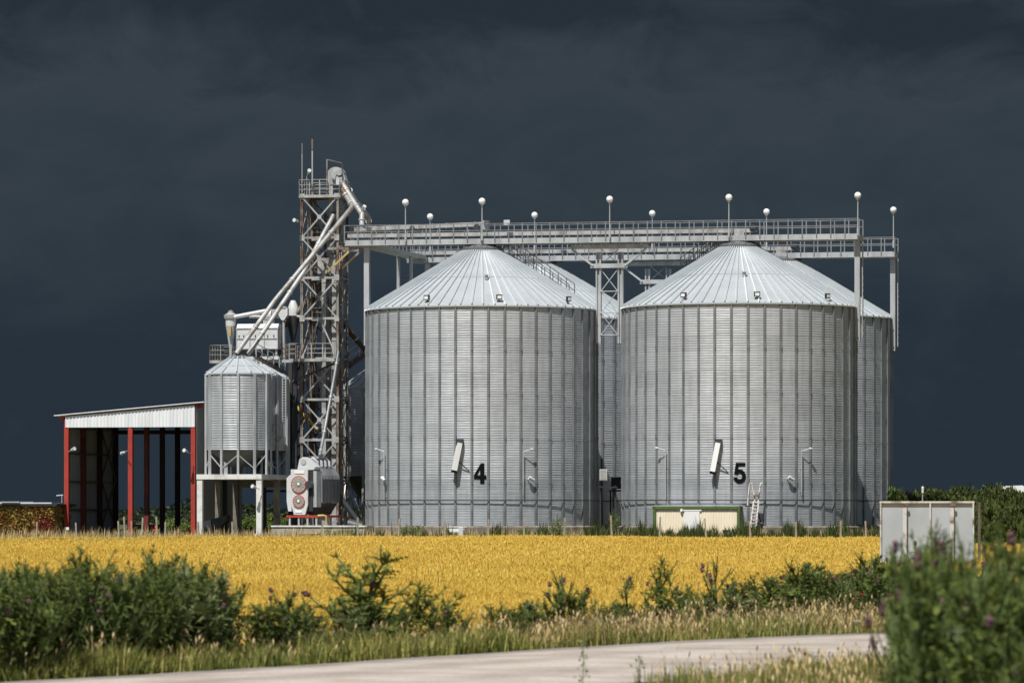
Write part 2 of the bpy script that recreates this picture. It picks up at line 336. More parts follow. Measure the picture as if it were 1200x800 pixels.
def number_mesh(ch, h):
    """black painted numeral as outline, later bent round the wall"""
    if ch == '4':
        loops = [[(0.33, 0), (0.55, 0), (0.55, 0.22), (0.66, 0.22), (0.66, 0.40), (0.55, 0.40), (0.55, 1.0), (0.36, 1.0), (0.0, 0.41), (0.0, 0.22), (0.33, 0.22)],
                 [(0.16, 0.40), (0.33, 0.40), (0.33, 0.70)]]
        loops[0] = [(x, y) for x, y in loops[0]]
    else:
        def arc(cx, cy, rx, ry, a0, a1, n=14): return [(cx+rx*math.cos(R_(a0+(a1-a0)*i/n)), cy+ry*math.sin(R_(a0+(a1-a0)*i/n))) for i in range(n+1)]
        out = [(0.62, 1.0), (0.13, 1.0), (0.04, 0.44), (0.21, 0.41)]
        out += arc(0.33, 0.33, 0.125, 0.155, 140, -145, 16)
        out += [(0.19, 0.285), (0.0, 0.275)]
        out += arc(0.325, 0.33, 0.33, 0.345, 200, 465, 26)
        out += [(0.245, 0.655), (0.275, 0.83), (0.62, 0.83)]
        loops = [out]
    bm = bmesh.new()
    for lp in loops:
        vs = [bm.verts.new((x*h, y*h, 0)) for x, y in lp]
        for i in range(len(vs)): bm.edges.new((vs[i], vs[(i+1) % len(vs)]))
    bmesh.ops.triangle_fill(bm, use_beauty=True, edges=bm.edges[:])
    return bm
def add_number(t, ch, h, az, zc):
    bm = number_mesh(ch, h); w = 0.66*h
    r = bmesh.ops.extrude_face_region(bm, geom=bm.faces[:])
    for e in r['geom']:
        if isinstance(e, bmesh.types.BMVert): e.co.z += 0.012
    bmesh.ops.subdivide_edges(bm, edges=[e for e in bm.edges if e.calc_length() > 0.3], cuts=2)
    for vv in bm.verts:
        a = az+(vv.co.x-w/2)*0.94/RS; rr = RS+0.032+vv.co.z
        z = zc-h/2+vv.co.y; vv.co = (rr*math.cos(a), rr*math.sin(a), z)
    bmesh.ops.recalc_face_normals(bm, faces=bm.faces[:])
    me = bpy.data.meshes.new('number'); bm.to_mesh(me); bm.free(); me.materials.append(M['black'])
    return link('number', me, None, t, 'bold black numeral %s painted on the wall' % ch)
CAMAZ = -PI/2+A
def silo(u, v, label, ph=0.0):
    t = thing('grain_silo', label, 'silo', W(u, v, 0.2), group='four large corrugated grain silos')
    w = link('wall', ME_WALL, None, t); w.rotation_euler = (0, 0, R_(ph))
    for k in range(45):
        s = link('stiffener', ME_STIFF, None, w); s.rotation_euler = (0, 0, CAMAZ+R_(3.6)+2*PI*k/45)
    link('roof', ME_ROOF, None, t); link('roof_cap', ME_CAP, None, t); link('foundation', ME_FND, None, t)
    r = link('ring_pipe', ME_RING, None, t); r.location.z = 2.5
    return t
s4 = silo(0, 0, 'front corrugated grain silo with a black numeral 4 on its wall')
s5 = silo(18.1, 0, 'front corrugated grain silo with a black numeral 5, behind the cream cabin', -2.3)
s6 = silo(0, 18.1, 'rear grain silo almost hidden behind silo 4, its roof slope showing')
s7 = silo(18.1, 18.1, 'rear grain silo peeking out behind silo 5 at the right end')
def waz(px, cx, rp=135.8): return CAMAZ+R_(-2.89 if cx > 800 else 0.39)+math.asin(max(-1, min(1, (px-cx)/rp)))
def wz(py): return CAMZ-(py-HZ)*304.3/FPX-0.2            # height above silo base for a point on the front wall
def pol(r, a, z): return Vector((r*math.cos(a), r*math.sin(a), z))
def lamp_on_wall(t, px, cx, y0, y1, side):
    a = waz(px, cx); r = RS+0.2
    m = MB(); m.tube([pol(r, a, wz(y1)), pol(r, a, wz(y0))], 0.045, 8)
    m.bar(pol(RS, a, wz(y0+20)), pol(r, a, wz(y0+20)), 0.05); m.bar(pol(RS, a, wz(y1-4)), pol(r, a, wz(y1-4)), 0.05)
    c = m.build('conduit', M['galv'], t)
    d = side*0.42/RS
    m = MB(); p = pol(r, a, wz(y0)); q = pol(r+0.25, a+d, wz(y0-2.5))
    m.tube([p, q], 0.03, 6); e = pol(r+0.33, a+d*1.4, wz(y0-2.7)); m.tube([q, q*0.5+e*0.5, e], 0.1, 10, 0.06)
    m.build('wall_lamp', M['white'], c, True)
def spotlight(t, px, cx, y, d=1):
    a = waz(px, cx); m = MB(); p = pol(RS, a, wz(y)); q = pol(RS+0.3, a, wz(y))
    m.bar(p, q, 0.05); m.tube([q+Vector((0, 0, 0.1)), pol(RS+0.34, a+d*0.35/RS, wz(y+1.5))], 0.15, 10, 0.09)
    m.build('spotlight', M['white'], t, True)
def eave_lamp(t, az, white=True):
    m = MB(); r = RS-0.35; z = ZB+HW+0.35*4.05/6.75
    T = Matrix.Rotation(az, 3, 'Z')
    m.bar(T@Vector((r, 0, z)), T@Vector((r, 0, z+0.32)), 0.06); o = m.build('lamp_bracket', M['dark'], t)
    m = MB(); m.box((r+0.14, 0, z+0.28), (0.16, 0.4, 0.34)); m.v = [tuple(T@Vector(p)) for p in m.v]
    m.build('floodlight', M['dark'], o)
    m = MB(); m.box((r+0.23, 0, z+0.27), (0.03, 0.28, 0.2)); m.v = [tuple(T@Vector(p)) for p in m.v]
    m.build('lamp_glass', M['globe'], o)
def spout(t, px, cx, y0, y1):
    a = waz(px, cx)
    m = MB(); p = pol(RS, a, wz(y0)); q = pol(RS+0.28, a, wz(y0+1)); T = Matrix.Rotation(a, 3, 'Z')
    m.box((RS+0.16, 0, wz(y0)), (0.3, 0.46, 0.44)); m.v = [tuple(T@Vector(x)) for x in m.v]
    h = m.build('hatch', M['motor'], t)
    m = MB(); e = pol(RS+0.46, a-0.32/RS*1.0, wz(y1)); m.bar(q, e, 0.34, 0.3); m.build('spout', M['globe'], t)
    m = MB(); d = (e-q).normalized(); m.bar(e, e+d*0.14, 0.36, 0.32); m.build('spout_mouth', M['black'], t)
    m = MB(); m.tube([q*0.4+e*0.6, pol(RS+0.05, a+0.62/RS, wz(y1+1))], 0.035, 6); m.build('brace', M['dark'], t)
for t, cx, sx in ((s4, 564.5, 0), (s5, 866.0, 302.0)):
    spout(t, 540+sx+(1 if sx else 0), cx, 518+(1 if sx else 0), 551+(2 if sx else 0))
    lamp_on_wall(t, 454+(sx-125+6 if False else sx and 330), cx, 528, 585, -1)
    lamp_on_wall(t, 611+(sx and 324), cx, 529, 580, 1)
    spotlight(t, 617 if not sx else 920, cx, 561)
    if not sx: spotlight(t, 453, cx, 561)
    for dx in (-66, 21, 105): eave_lamp(t, waz(cx+dx*0.985, cx))
    m = MB(); a = waz(cx+9, cx); rr = 5.0; z = ZB+HW+4.05*(RS-rr)/6.75
    m.lathe([(0.12, z), (0.12, z+0.3), (0.2, z+0.3), (0.02, z+0.42)], 10, (rr*math.cos(a), rr*math.sin(a), 0)); m.build('roof_vent', M['galv'], t)
add_number(s4, '4', 1.36, CAMAZ-R_(0.4), wz(554.5)); add_number(s5, '5', 1.36, CAMAZ-R_(2.7), wz(554.5))
# roof stair on the far right slope of silo 4 and left slope of silo 5
def roof_stair(t, az, r0, r1):
    T = Matrix.Rotation(az, 3, 'Z'); sl = 4.05/6.75
    zr = lambda r: ZB+HW+(RS-r)*sl
    o = None
    m = MB()
    for s in (-0.4, 0.4): m.bar((r0, s, zr(r0)+0.2), (r1, s, zr(r1)+0.2), 0.06, 0.18)
    n = 22
    for k in range(n+1):
        r = r0+(r1-r0)*k/n; m.box((r, 0, zr(r)+0.24), (0.22, 0.8, 0.05))
    m.v = [tuple(T@Vector(p)) for p in m.v]; o = m.build('roof_stair', M['galv'], t)
    for s in (-0.42, 0.42):
        m = MB()
        for h in (0.62, 1.1): m.bar((r0, s, zr(r0)+0.2+h), (r1, s, zr(r1)+0.2+h), 0.045)
        for k in range(9):
            r = r0+(r1-r0)*k/8; m.bar((r, s, zr(r)+0.1), (r, s, zr(r)+1.32), 0.05)
        m.v = [tuple(T@Vector(p)) for p in m.v]; m.build('stair_railing', M['stiff'], o)
roof_stair(s4, CAMAZ+R_(116), 7.0, 1.9)
roof_stair(s5, CAMAZ-R_(122), 4.4, 1.7)

# ------------------------------------------------------------------ overhead conveyor bridges
def railing(m, u0, u1, y, z0, post=0.98, drop=0.3, h=1.02):
    for zz in (h, h*0.55): m.bar((u0, y, z0+zz), (u1, y, z0+zz), 0.045, 0.05)
    n = max(1, round((u1-u0)/post))
    for k in range(n+1):
        u = u0+(u1-u0)*k/n; m.box((u, y, z0+(h-drop)/2), (0.075, 0.05, h+drop))
def bridge(v, zd, label, u0=-9.6, u1=26.5, raised=True):
    t = thing('conveyor_bridge', label, 'conveyor bridge', W(0, v, 0.2), group='overhead conveyor bridges above the silos')
    z = zd-0.2
    m = MB(); m.box(((u0+u1)/2, 0, z-0.04), (u1-u0, 1.5, 0.07)); m.build('deck', M['galv'], t)
    for y in (-0.82, 0.82):
        m = MB(); m.box(((u0+u1)/2, y, z-0.19), (u1-u0, 0.1, 0.38)); m.build('side_beam', M['galv'], t)
        m = MB(); railing(m, u0, u1, y+(-0.09 if y < 0 else 0.09), z, drop=0.22); m.build('railing', M['stiff'], t)
    k0 = int((u1-u0)//3)
    e = 18.1+0.9
    m = MB(); m.box(((u0+e)/2, 0.15, z+0.36), (e-u0, 0.5, 0.26)); h = m.build('conveyor_housing', M['pale'], t)
    for k in range(int((e-u0)//2.4)):
        m = MB(); m.box((u0+1.2+k*2.4, 0.15, z+0.36), (0.07, 0.56, 0.36)); m.build('housing_flange', M['stiff'], h)
    m = MB(); m.tube([(e+0.1, -0.5, z+0.5), (e+0.1, 0.5, z+0.5)], 0.24, 14); m.build('drive_motor', M['motor'], t, True)
    m = MB(); m.box((e-0.9, 0.15, z-0.1), (0.7, 0.5, 0.7)); m.build('outlet', M['pale'], t)
    if raised:
        a = (u0+0.4, 0.45, z+0.84); b = (0.0, 0.45, z+1.08)
        m = MB(); m.bar(a, b, 0.5, 0.28); r = m.build('conveyor_housing', M['pale'], t, label='upper sloping conveyor housing')
        A_, B_ = Vector(a), Vector(b)
        for k in range(9):
            p = A_+(B_-A_)*(k+0.5)/9; m = MB(); m.box(p, (0.05, 0.56, 0.34)); m.build('housing_flange', M['galv'], r)
        m = MB(); m.box((0.25, 0.2, z+1.0), (0.45, 0.5, 0.62)); m.build('drive_box', M['galv'], t)
        m = MB(); m.tube([(-0.35, -0.15, z+0.86), (-0.35, 0.1, z+0.86)], 0.2, 14); m.build('drive_motor', M['motor'], t, True)
        for k in range(8):
            m = MB(); m.bar((u0+0.9+k*1.1, 0.3, z+0.5), (u0+0.9+k*1.1, 0.3, z+0.75), 0.07); m.build('housing_leg', M['stiff'], t)
    m = MB(); m.box((9.05-7.1, -0.7, z+1.1), (0.42, 0.2, 0.34)); m.build('junction_box', M['white'], t)
    # supports clamped to the silo walls
    zc0 = ZB+12.5
    for u in (-8.22, 26.25):
        m = MB(); m.box((u, -0.1, (zc0+z-0.43)/2), (0.36, 0.1, z-0.43-zc0)); m.box((u, 0.18, (zc0+z-0.43)/2), (0.36, 0.1, z-0.43-zc0)); m.box((u, 0.04, (zc0+z-0.43)/2), (0.1, 0.2, z-0.43-zc0))
        m.build('support_column', M['galv'], t)
        if u > 0:
            m = MB()
            for s in (0.28, 0.62): m.bar((u+0.3, s, zc0+0.3), (u+0.3, s, z-0.45), 0.05)
            for k in range(15): m.bar((u+0.3, 0.28, zc0+0.5+k*0.42), (u+0.3, 0.62, zc0+0.5+k*0.42), 0.03)
            m.build('ladder', M['galv'], t)
    for u in (8.28, 9.82):
        m = MB(); m.box((u-0.13, 0, (zc0+z-1)/2), (0.1, 0.36, z-1-zc0)); m.box((u+0.13, 0, (zc0+z-1)/2), (0.1, 0.36, z-1-zc0)); m.box((u, 0.02, (zc0+z-1)/2), (0.2, 0.1, z-1-zc0))
        m.build('support_column', M['galv'], t)
    m = MB(); m.box((9.05, 0, z-0.62), (5.4, 0.4, 0.28)); m.build('top_beam', M['galv'], t)
    m = MB(); m.box((9.05, -0.24, z-1.95), (2.6, 0.12, 0.3)); m.build('lower_beam', M['galv'], t)
    for s in (-1, 1):
        m = MB(); m.bar((9.05+s*2.6, -0.24, z-0.8), (9.05+s*1.1, -0.24, z-1.95), 0.12, 0.26, up=(0, 1, 0)); m.build('strut', M['galv'], t)
    zz = z-2.2
    for k in range(3):
        z1, z2 = zz-k*1.5, zz-(k+1)*1.5
        for a, b in (((8.46, z1), (9.64, z2)), ((9.64, z1), (8.46, z2))):
            m = MB(); m.bar((a[0], -0.1-0.06*(a[0] > 9), a[1]), (b[0], -0.1-0.06*(a[0] > 9), b[1]), 0.05); m.build('brace', M['galv'], t)
        m = MB(); m.bar((8.4, -0.2, z2), (9.7, -0.2, z2), 0.06); m.build('crossbar', M['galv'], t)
    for a, b in (((8.46, z-0.8), (9.64, z-1.8)), ((9.64, z-0.8), (8.46, z-1.8))):
        m = MB(); m.bar((a[0], 0.1+0.06*(a[0] > 9), a[1]), (b[0], 0.1+0.06*(a[0] > 9), b[1]), 0.05); m.build('brace', M['galv'], t)
    return t
b1 = bridge(0.0, 20.8, 'front railed conveyor bridge from the lattice tower over silos 4 and 5')
b2 = bridge(18.1, 20.6, 'rear railed conveyor bridge behind, reaching furthest right past silo 5', raised=False)
# link walkway between the two bridges at their tower end
t = thing('link_walkway', 'short railed walkway joining the two conveyor bridges beside the tower', 'walkway', W(-8.8, 0.95, 0.2))
m = MB(); m.box((0, 8.1, 20.42), (1.3, 16.2, 0.25)); m.build('deck', M['galv'], t)
for x in (-0.68, 0.68):
    m = MB()
    for zz in (0.55, 1.02): m.bar((x, 0.1, 20.55+zz), (x, 16.0, 20.55+zz), 0.045)
    for k in range(15): m.bar((x, 0.1+k*1.135, 20.5), (x, 0.1+k*1.135, 21.6), 0.06)
    m.build('railing', M['stiff'], t)
for x, y in ((-0.6, 12.9), (0.35, 12.9)):
    m = MB(); m.tube([(x, y, 0), (x, y, 20.3)], 0.13, 10); m.build('support_column', M['galv'], t, True)
for k in range(9):
    m = MB(); s = 1 if k % 2 else -1
    m.bar((-0.12-0.48*s, 12.9, 18.9-k*1.2), (-0.12+0.48*s, 12.9, 17.7-k*1.2), 0.045); m.build('brace', M['stiff'], t)
    m = MB(); m.bar((-0.6, 12.85, 18.9-k*1.2), (0.35, 12.85, 18.9-k*1.2), 0.045); m.build('crossbar', M['stiff'], t)
# globe lamps on the bridges
gl = MB(); gp = MB()
gp.tube([(0, 0, 0), (0, 0, 2.45)], 0.045, 8, 0.035); gp.lathe([(0.09, 2.4), (0.11, 2.5)], 12); gp.box((0, 0, 0.25), (0.12, 0.1, 0.5))
gp.lathe([(0.07, 0), (0.07, 0.5)], 10)
gl.lathe([(0.235*math.sin(PI*k/12)+0.001, 2.72-0.235*math.cos(PI*k/12)) for k in range(13)], 20, cap=False)
proto = thing('globe_lamp', 'globe lamp', 'lamp', (0, 0, 0), group='white globe lamps on the conveyor bridges')
gp.build('lamp_pole', M['galv'], proto, True); gl.build('globe', M['globe'], proto, True)
FL = ['white globe lamp on the front bridge, nearest the lattice tower', 'white globe lamp on the front bridge straight above silo 4',
      'white globe lamp on the front bridge above the gap between silos 4 and 5', 'white globe lamp on the front bridge just before the peak of silo 5',
      'white globe lamp at the far right end of the front bridge']
RL = ['short-looking globe lamp on the rear bridge nearest the lattice tower', 'low globe lamp behind the bridge, right of the peak of silo 4',
      'low globe lamp behind the bridge, right of the gap between the silos', 'low globe lamp behind the bridge, right of the peak of silo 5',
      'globe lamp at the right end of the rear bridge, rightmost of all']
first = True
for us, v, zz, ls in (((-5.2, 0.25, 9.25, 17.55, 26.42), -1.0, 20.65, FL), ((-7.8, 0.05, 8.8, 17.2, 26.42), 17.1, 20.85, RL)):
    for u, lb in zip(us, ls):
        if first: proto.location = W(u, v, zz); proto['label'] = lb; first = False
        else: dup(proto, W(u, v, zz), label=lb)

# ------------------------------------------------------------------ lattice elevator tower
TW = 2.62; TY = 318.0
tc_ = W(-12.18, 3.4, 0.2)
tw = thing('elevator_tower', 'tall rusty lattice tower carrying the bucket elevators and diagonal pipes', 'tower', tc_)
lv = [0.0, 0.98, 3.9, 6.77, 9.62, 12.5, 15.32, 18.18, 21.0, 23.9]
h_ = TW/2
cs = [(-h_, -h_), (h_, -h_), (h_, h_), (-h_, h_)]
for x, y in cs:
    m = MB(); m.box((x, y, lv[-1]/2), (0.17, 0.05, lv[-1])); m.box((x-0.06*(1 if x > 0 else -1)*-1, y, lv[-1]/2), (0.05, 0.17, lv[-1])); m.build('leg', M['rust'], tw)
for i in range(1, len(lv)-1):
    z1, z2 = lv[i], lv[i+1]
    for k in range(4):
        a, b = cs[k], cs[(k+1) % 4]
        nx_, ny_ = ((a[0]+b[0])/2, (a[1]+b[1])/2); l_ = math.hypot(nx_, ny_); nx_, ny_ = nx_/l_*0.05, ny_/l_*0.05
        mm = M['pale'] if k == 0 else M['rust']
        if k == 0 and i == 5:
            mid = ((a[0]+b[0])/2, (a[1]+b[1])/2)
            for e in (a, b):
                m = MB(); m.bar((mid[0]+nx_, mid[1]+ny_, z2), (e[0]+nx_, e[1]+ny_, z1), 0.1, 0.04, up=(0, 1, 0)); m.build('brace', mm, tw)
        else:
            for (p, q), o in (((a, b), 1.0), ((b, a), 1.8)):
                m = MB(); m.bar((p[0]+nx_*o, p[1]+ny_*o, z1), (q[0]+nx_*o, q[1]+ny_*o, z2), 0.1, 0.04, up=(nx_, ny_, 0)); m.build('brace', mm, tw)
            if k == 0:
                m = MB(); m.box((nx_*2, a[1]+ny_*2.4, (z1+z2)/2), (0.3, 0.03, 0.3)); m.build('gusset_plate', mm, tw)
        m = MB(); m.bar((a[0]+nx_, a[1]+ny_, z2), (b[0]+nx_, b[1]+ny_, z2), 0.12, 0.16); m.build('crossbeam', mm, tw)
        if k == 0:
            for e in (a, b): 
                m = MB(); m.box((e[0]*0.96, e[1]-0.1, z2), (0.36, 0.03, 0.42)); m.build('gusset_plate', mm, tw)
def platform(t, x0, x1, y0, y1, z, sides='fblr', mrail=M['pale'], gap=1.0):
    m = MB(); m.box(((x0+x1)/2, (y0+y1)/2, z-0.03), (x1-x0, y1-y0, 0.06)); d = m.build('platform', M['rustdark'], t)
    m = MB()
    for y in (y0, y1): m.bar((x0, y, z-0.09), (x1, y, z-0.09), 0.08, 0.2)
    for x in (x0, x1): m.bar((x, y0, z-0.09), (x, y1, z-0.09), 0.08, 0.2)
    m.build('platform_edge', M['pale'], d)
    m = MB()
    def run(p, q):
        p, q = Vector(p), Vector(q); n = max(1, round((q-p).length/gap))
        for hh in (0.4, 0.72, 1.08): m.bar(p+Vector((0, 0, hh)), q+Vector((0, 0, hh)), 0.04)
        for k in range(n+1):
            e = p+(q-p)*k/n; m.bar(e, e+Vector((0, 0, 1.1)), 0.06)
    if 'f' in sides: run((x0, y0, z), (x1, y0, z))
    if 'b' in sides: run((x0, y1, z), (x1, y1, z))
    if 'l' in sides: run((x0, y0, z), (x0, y1, z))
    if 'r' in sides: run((x1, y0, z), (x1, y1, z))
    m.build('railing', mrail, d)
platform(tw, -1.45, 1.5, -1.45, 1.45, 24.0, gap=0.75)
for z in (21.05, 18.25, 15.4, 9.7, 6.9): platform(tw, -0.85, 0.35, -0.2, 1.15, z, 'f', M['rust'])
# zig-zag ladders
for i in range(1, len(lv)-1):
    m = MB(); z1, z2 = lv[i], lv[i+1]; xa, xb = (-0.85, -0.45) if i % 2 else (-0.45, -0.85)
    for y in (-0.1, 0.4): m.bar((xa, y, z1), (xb, y, z2+0.9), 0.06)
    for k in range(10): z = z1+(z2+0.9-z1)*k/10; x = xa+(xb-xa)*k/10; m.bar((x, -0.1, z), (x, 0.4, z), 0.04)
    m.build('ladder', M['rustdark'], tw)
for x, y, w_ in ((-1.0, 0.9, 0.3), (0.62, -0.05, 0.22), (-0.25, 1.15, 0.16)):
    m = MB(); m.box((x, y, 11.6), (w_, 0.1, 22.6)); m.build('cable_tray', M['rustdark'], tw)
for x, y in ((1.12, 0.2), (-1.05, -0.6), (0.62, 1.1)):
    m = MB(); m.tube([(x, y, 0.2), (x, y, 22.8)], 0.04, 6); m.build('conduit', M['rust'], tw)
# bucket elevators inside
be = thing('bucket_elevator', 'tall pale bucket elevator with its head above the tower top', 'elevator', tc_+Vector((0, 0, 0.0)))
for x in (0.33, 1.0):
    m = MB(); m.box((x, 0.75, 12.9), (0.28, 0.42, 25.0))
    for k in range(12): m.box((x, 0.75, 1.5+k*2.05), (0.34, 0.48, 0.06))
    m.build('trunk', M['pale'], be)
m = MB()
out = [(0.08, 25.3)]+[(0.68+0.62*math.cos(R_(180-k*18)), 25.55+0.55*math.sin(R_(k*18))) for k in range(11)]+[(1.45, 25.1), (1.2, 24.9), (0.2, 24.9)]
m.prism([(x, 0.45, z) for x, z in out], (0, 0.65, 0)); m.build('head_housing', M['galv'], be)
m = MB(); m.tube([(0.68, 0.2, 25.5), (0.68, 0.5, 25.5)], 0.27, 16); m.tube([(1.05, 0.05, 25.65), (1.05, 0.45, 25.65)], 0.2, 14); m.build('drive_motor', M['galv'], be, True)
m = MB(); m.box((1.0, 0.3, 25.1), (0.42, 0.3, 0.6)); m.build('discharge_box', M['white'], be)
m = MB(); m.tube([(0.42, -0.9, 24.0), (0.42, -0.9, 26.55)], 0.06, 8); m.tube([(0.42, -0.9, 26.5), (1.15, 0.2, 26.35), (1.2, 0.4, 26.2), (1.2, 0.45, 25.7)], 0.05, 8); m.build('hoist_arm', M['rust'], be, True)
m = MB(); m.box((0.66, 0.75, 0.7), (1.3, 0.6, 1.2)); m.build('boot', M['galv'], be)
be2 = thing('bucket_elevator', 'shorter pale bucket elevator with boxed head halfway up the tower', 'elevator', tc_)
for x in (0.12, 0.86):
    m = MB(); m.box((x, -0.45, 9.3), (0.3, 0.4, 18.4))
    for k in range(9): m.box((x, -0.45, 1.5+k*2.05), (0.36, 0.46, 0.06))
    m.build('trunk', M['pale'], be2)
m = MB(); m.box((0.2, -0.45, 19.05), (1.0, 0.62, 1.1)); m.box((0.83, -0.45, 19.15), (0.34, 0.7, 1.25)); m.build('head_housing', M['pale'], be2)
m = MB(); m.tube([(0.3, -0.9, 19.1), (0.3, -0.7, 19.1)], 0.13, 12); m.build('shaft_bearing', M['motor'], be2, True)
m = MB(); m.box((0.5, -0.45, 0.6), (1.3, 0.6, 1.0)); m.build('boot', M['galv'], be2)
# antennas and tower lamps
for px, pt, lb in ((354, 168, 'thin grey aerial at the outer corner of the tower top'), (366, 163, 'thicker pale aerial mast with a tip on the tower top')):
    t = thing('aerial', lb, 'aerial', P(px, 231, 317.0), group='aerials on the tower')
    h = (231-pt)*317/FPX; r = 0.03 if px < 360 else 0.055
    m = MB(); m.tube([(0, 0, 0), (0, 0, h*0.8)], r, 8); m.build('mast', M['galv'], t)
    m = MB(); m.tube([(0, 0, h*0.8), (0, 0, h)], r*(0.6 if px < 360 else 1.25), 8); m.build('tip', M['rust'] if px > 360 else M['galv'], t)
def arm_lamp(name, base, tip, label, pole=0.0):
    base, tip = Vector(base), Vector(tip); t = thing(name, label, 'lamp', base, 0, group='small arm lamps on the steelwork')
    d = tip-base; m = MB()
    if pole: m.tube([(0, 0, -pole), (0, 0, 0)], 0.03, 6)
    m.tube([(0, 0, 0), d*0.6], 0.03, 6); m.build('arm', M['galv'], t)
    m = MB(); e = d.normalized(); m.tube([d*0.55, d*0.8, d, d+e*0.04], 0.09, 10, 0.14); m.build('lamp_head', M['white'], t, True)
arm_lamp('arm_lamp', P(353, 261, 316.8), P(345, 258, 316.0), 'small white lamp sticking out left from the tower side')
arm_lamp('arm_lamp', P(359.5, 207, 316.8), P(362.5, 200, 316.0), 'small double white lamp on a pole at the tower top railing', 1.3)
arm_lamp('arm_lamp', P(422, 250, 313.5), P(427, 242, 313), 'small white lamp beside the pipes dropping onto the front bridge')

# spouts and pipes from the tower
def pipe(name, pts, r, m_, label, cat='pipe', flange=True, group='grain pipes on the tower', mid=None):
    pts = [Vector(p) for p in pts]; t = thing(name, label, cat, pts[0], 0, group=group)
    q = [p-pts[0] for p in pts]; m = MB(); m.tube(q, r, 14); m.build('tube', m_, t, True)
    if flange:
        for i in range(len(q)-1):
            n = max(1, int((q[i+1]-q[i]).length//2.6))
            for k in range(n):
                c = q[i]+(q[i+1]-q[i])*(k+0.5)/n; d = (q[i+1]-q[i]).normalized()*0.05
                m = MB(); m.tube([c-d, c+d], r*1.25, 14); m.build('flange', M['galv'], t)
    return t
pipe('spout_pipe', [P(414, 241, 314.2), P(362, 304, 314.5), P(322, 352, 312.5), P(277, 414, 311.5)], 0.165, M['pale'], 'long pale diagonal pipe crossing the tower down to the small hopper silo')
pipe('spout_pipe', [P(391, 252, 316.5), P(355, 320, 314.8), P(324, 366, 313.5), P(291, 415, 312.5)], 0.165, M['pale'], 'second diagonal pipe running just below the longest one')
pipe('spout_pipe', [P(382, 328, 318.5), P(352, 362, 319), P(333, 382, 319.5)], 0.2, M['rust'], 'rusty short pipe from the tower to the white cone by the cleaner')
pipe('spout_pipe', [P(400, 213, 317), P(412, 233, 316), P(424, 251, 314.6), P(424, 264, 314.4)], 0.185, M['pale'], 'thick bent pipe from the elevator head to the front bridge')
pipe('spout_pipe', [P(402, 211, 318.5), P(417, 236, 322), P(432, 255, 326), P(432, 264, 328)], 0.185, M['pale'], 'thick bent pipe behind, from the elevator head toward the rear bridge')
pipe('spout_pipe', [P(401, 222, 316.5), P(409, 235, 316), P(414, 243, 315.3)], 0.2, M['rust'], 'short rusty pipe joining the elevator head and the longest pipe')
pipe('spout_pipe', [P(396.5, 412, 315.8), P(392, 440, 315.2), P(383, 490, 314.2), P(377, 522, 312.8), P(374.5, 534, 312)], 0.115, M['stiff'], 'slim steep pipe from the tower platform down to the dryer')
pipe('spout_pipe', [P(404, 382, 319), P(428, 410, 321)], 0.2, M['rustdark'], 'dark pipe sloping right from the tower to the half hidden silo')
pipe('spout_pipe', [P(334, 462, 318.5), P(372, 503, 317.8)], 0.13, M['yellow'], 'yellowish pipe sloping down behind the lower tower legs', flange=False)
# bracket between tower and front bridge
t = thing('support_bracket', 'rusty bracket propping the start of the front bridge off the tower', 'bracket', W(-11.05, 2.0, 0.2))
m = MB(); m.bar((0, -1.9, 20.1), (2.1, -1.9, 20.1), 0.16, 0.18); m.build('beam', M['rust'], t)
for y in (-1.9, 0.6):
    m = MB(); m.bar((0.0, y, 18.5), (1.65, y, 20.0), 0.13); m.build('strut', M['yellow'] if y < 0 else M['rust'], t)
m = MB(); m.bar((0, 0.6, 20.1), (2.1, 0.6, 20.1), 0.16, 0.18); m.build('beam', M['rust'], t)

# ------------------------------------------------------------------ service platform, cleaner, cyclone
sp0 = P(247, 421, 319.5)
sp = thing('service_platform', 'long railed steel platform on dark columns behind the small hopper silo', 'platform', (sp0.x, sp0.y, 0.2))
platform(sp, 0, 6.3, -0.2, 3.2, 12.45, 'flb', M['rust'], 0.75)
platform(sp, 6.35, 9.6, -2.1, -0.9, 12.45, 'f', M['pale'], 0.75)
for x, y in ((0.2, 3.0), (3.1, 3.0), (5.9, -0.1), (5.9, 3.0), (4.4, 1.5), (6.9, 2.2), (6.5, -1.0)):
    m = MB(); m.box((x, y, 6.15), (0.26, 0.26, 12.3)); m.build('column', M['dark'], sp)
for z in (3.2, 6.4, 9.5):
    m = MB(); m.bar((3.1, 3.0, z), (6.9, 2.2, z), 0.16); m.build('crossbeam', M['dark'], sp)
    m = MB(); m.bar((4.4, 1.5, z), (5.9, 3.0, z+2.8), 0.1); m.build('brace', M['dark'], sp)
    m = MB(); m.bar((5.9, -0.1, z), (6.9, 2.2, z+2.8), 0.1); m.build('brace', M['rustdark'], sp)
    m = MB(); m.bar((5.9, -0.1, z), (5.9, 3.0, z), 0.14); m.build('crossbeam', M['rustdark'], sp)
m = MB(); m.bar((6.3, -1.0, 10.9), (9.5, -1.0, 12.2), 0.4, 0.12); m.build('walkway_ramp', M['rustdark'], sp)
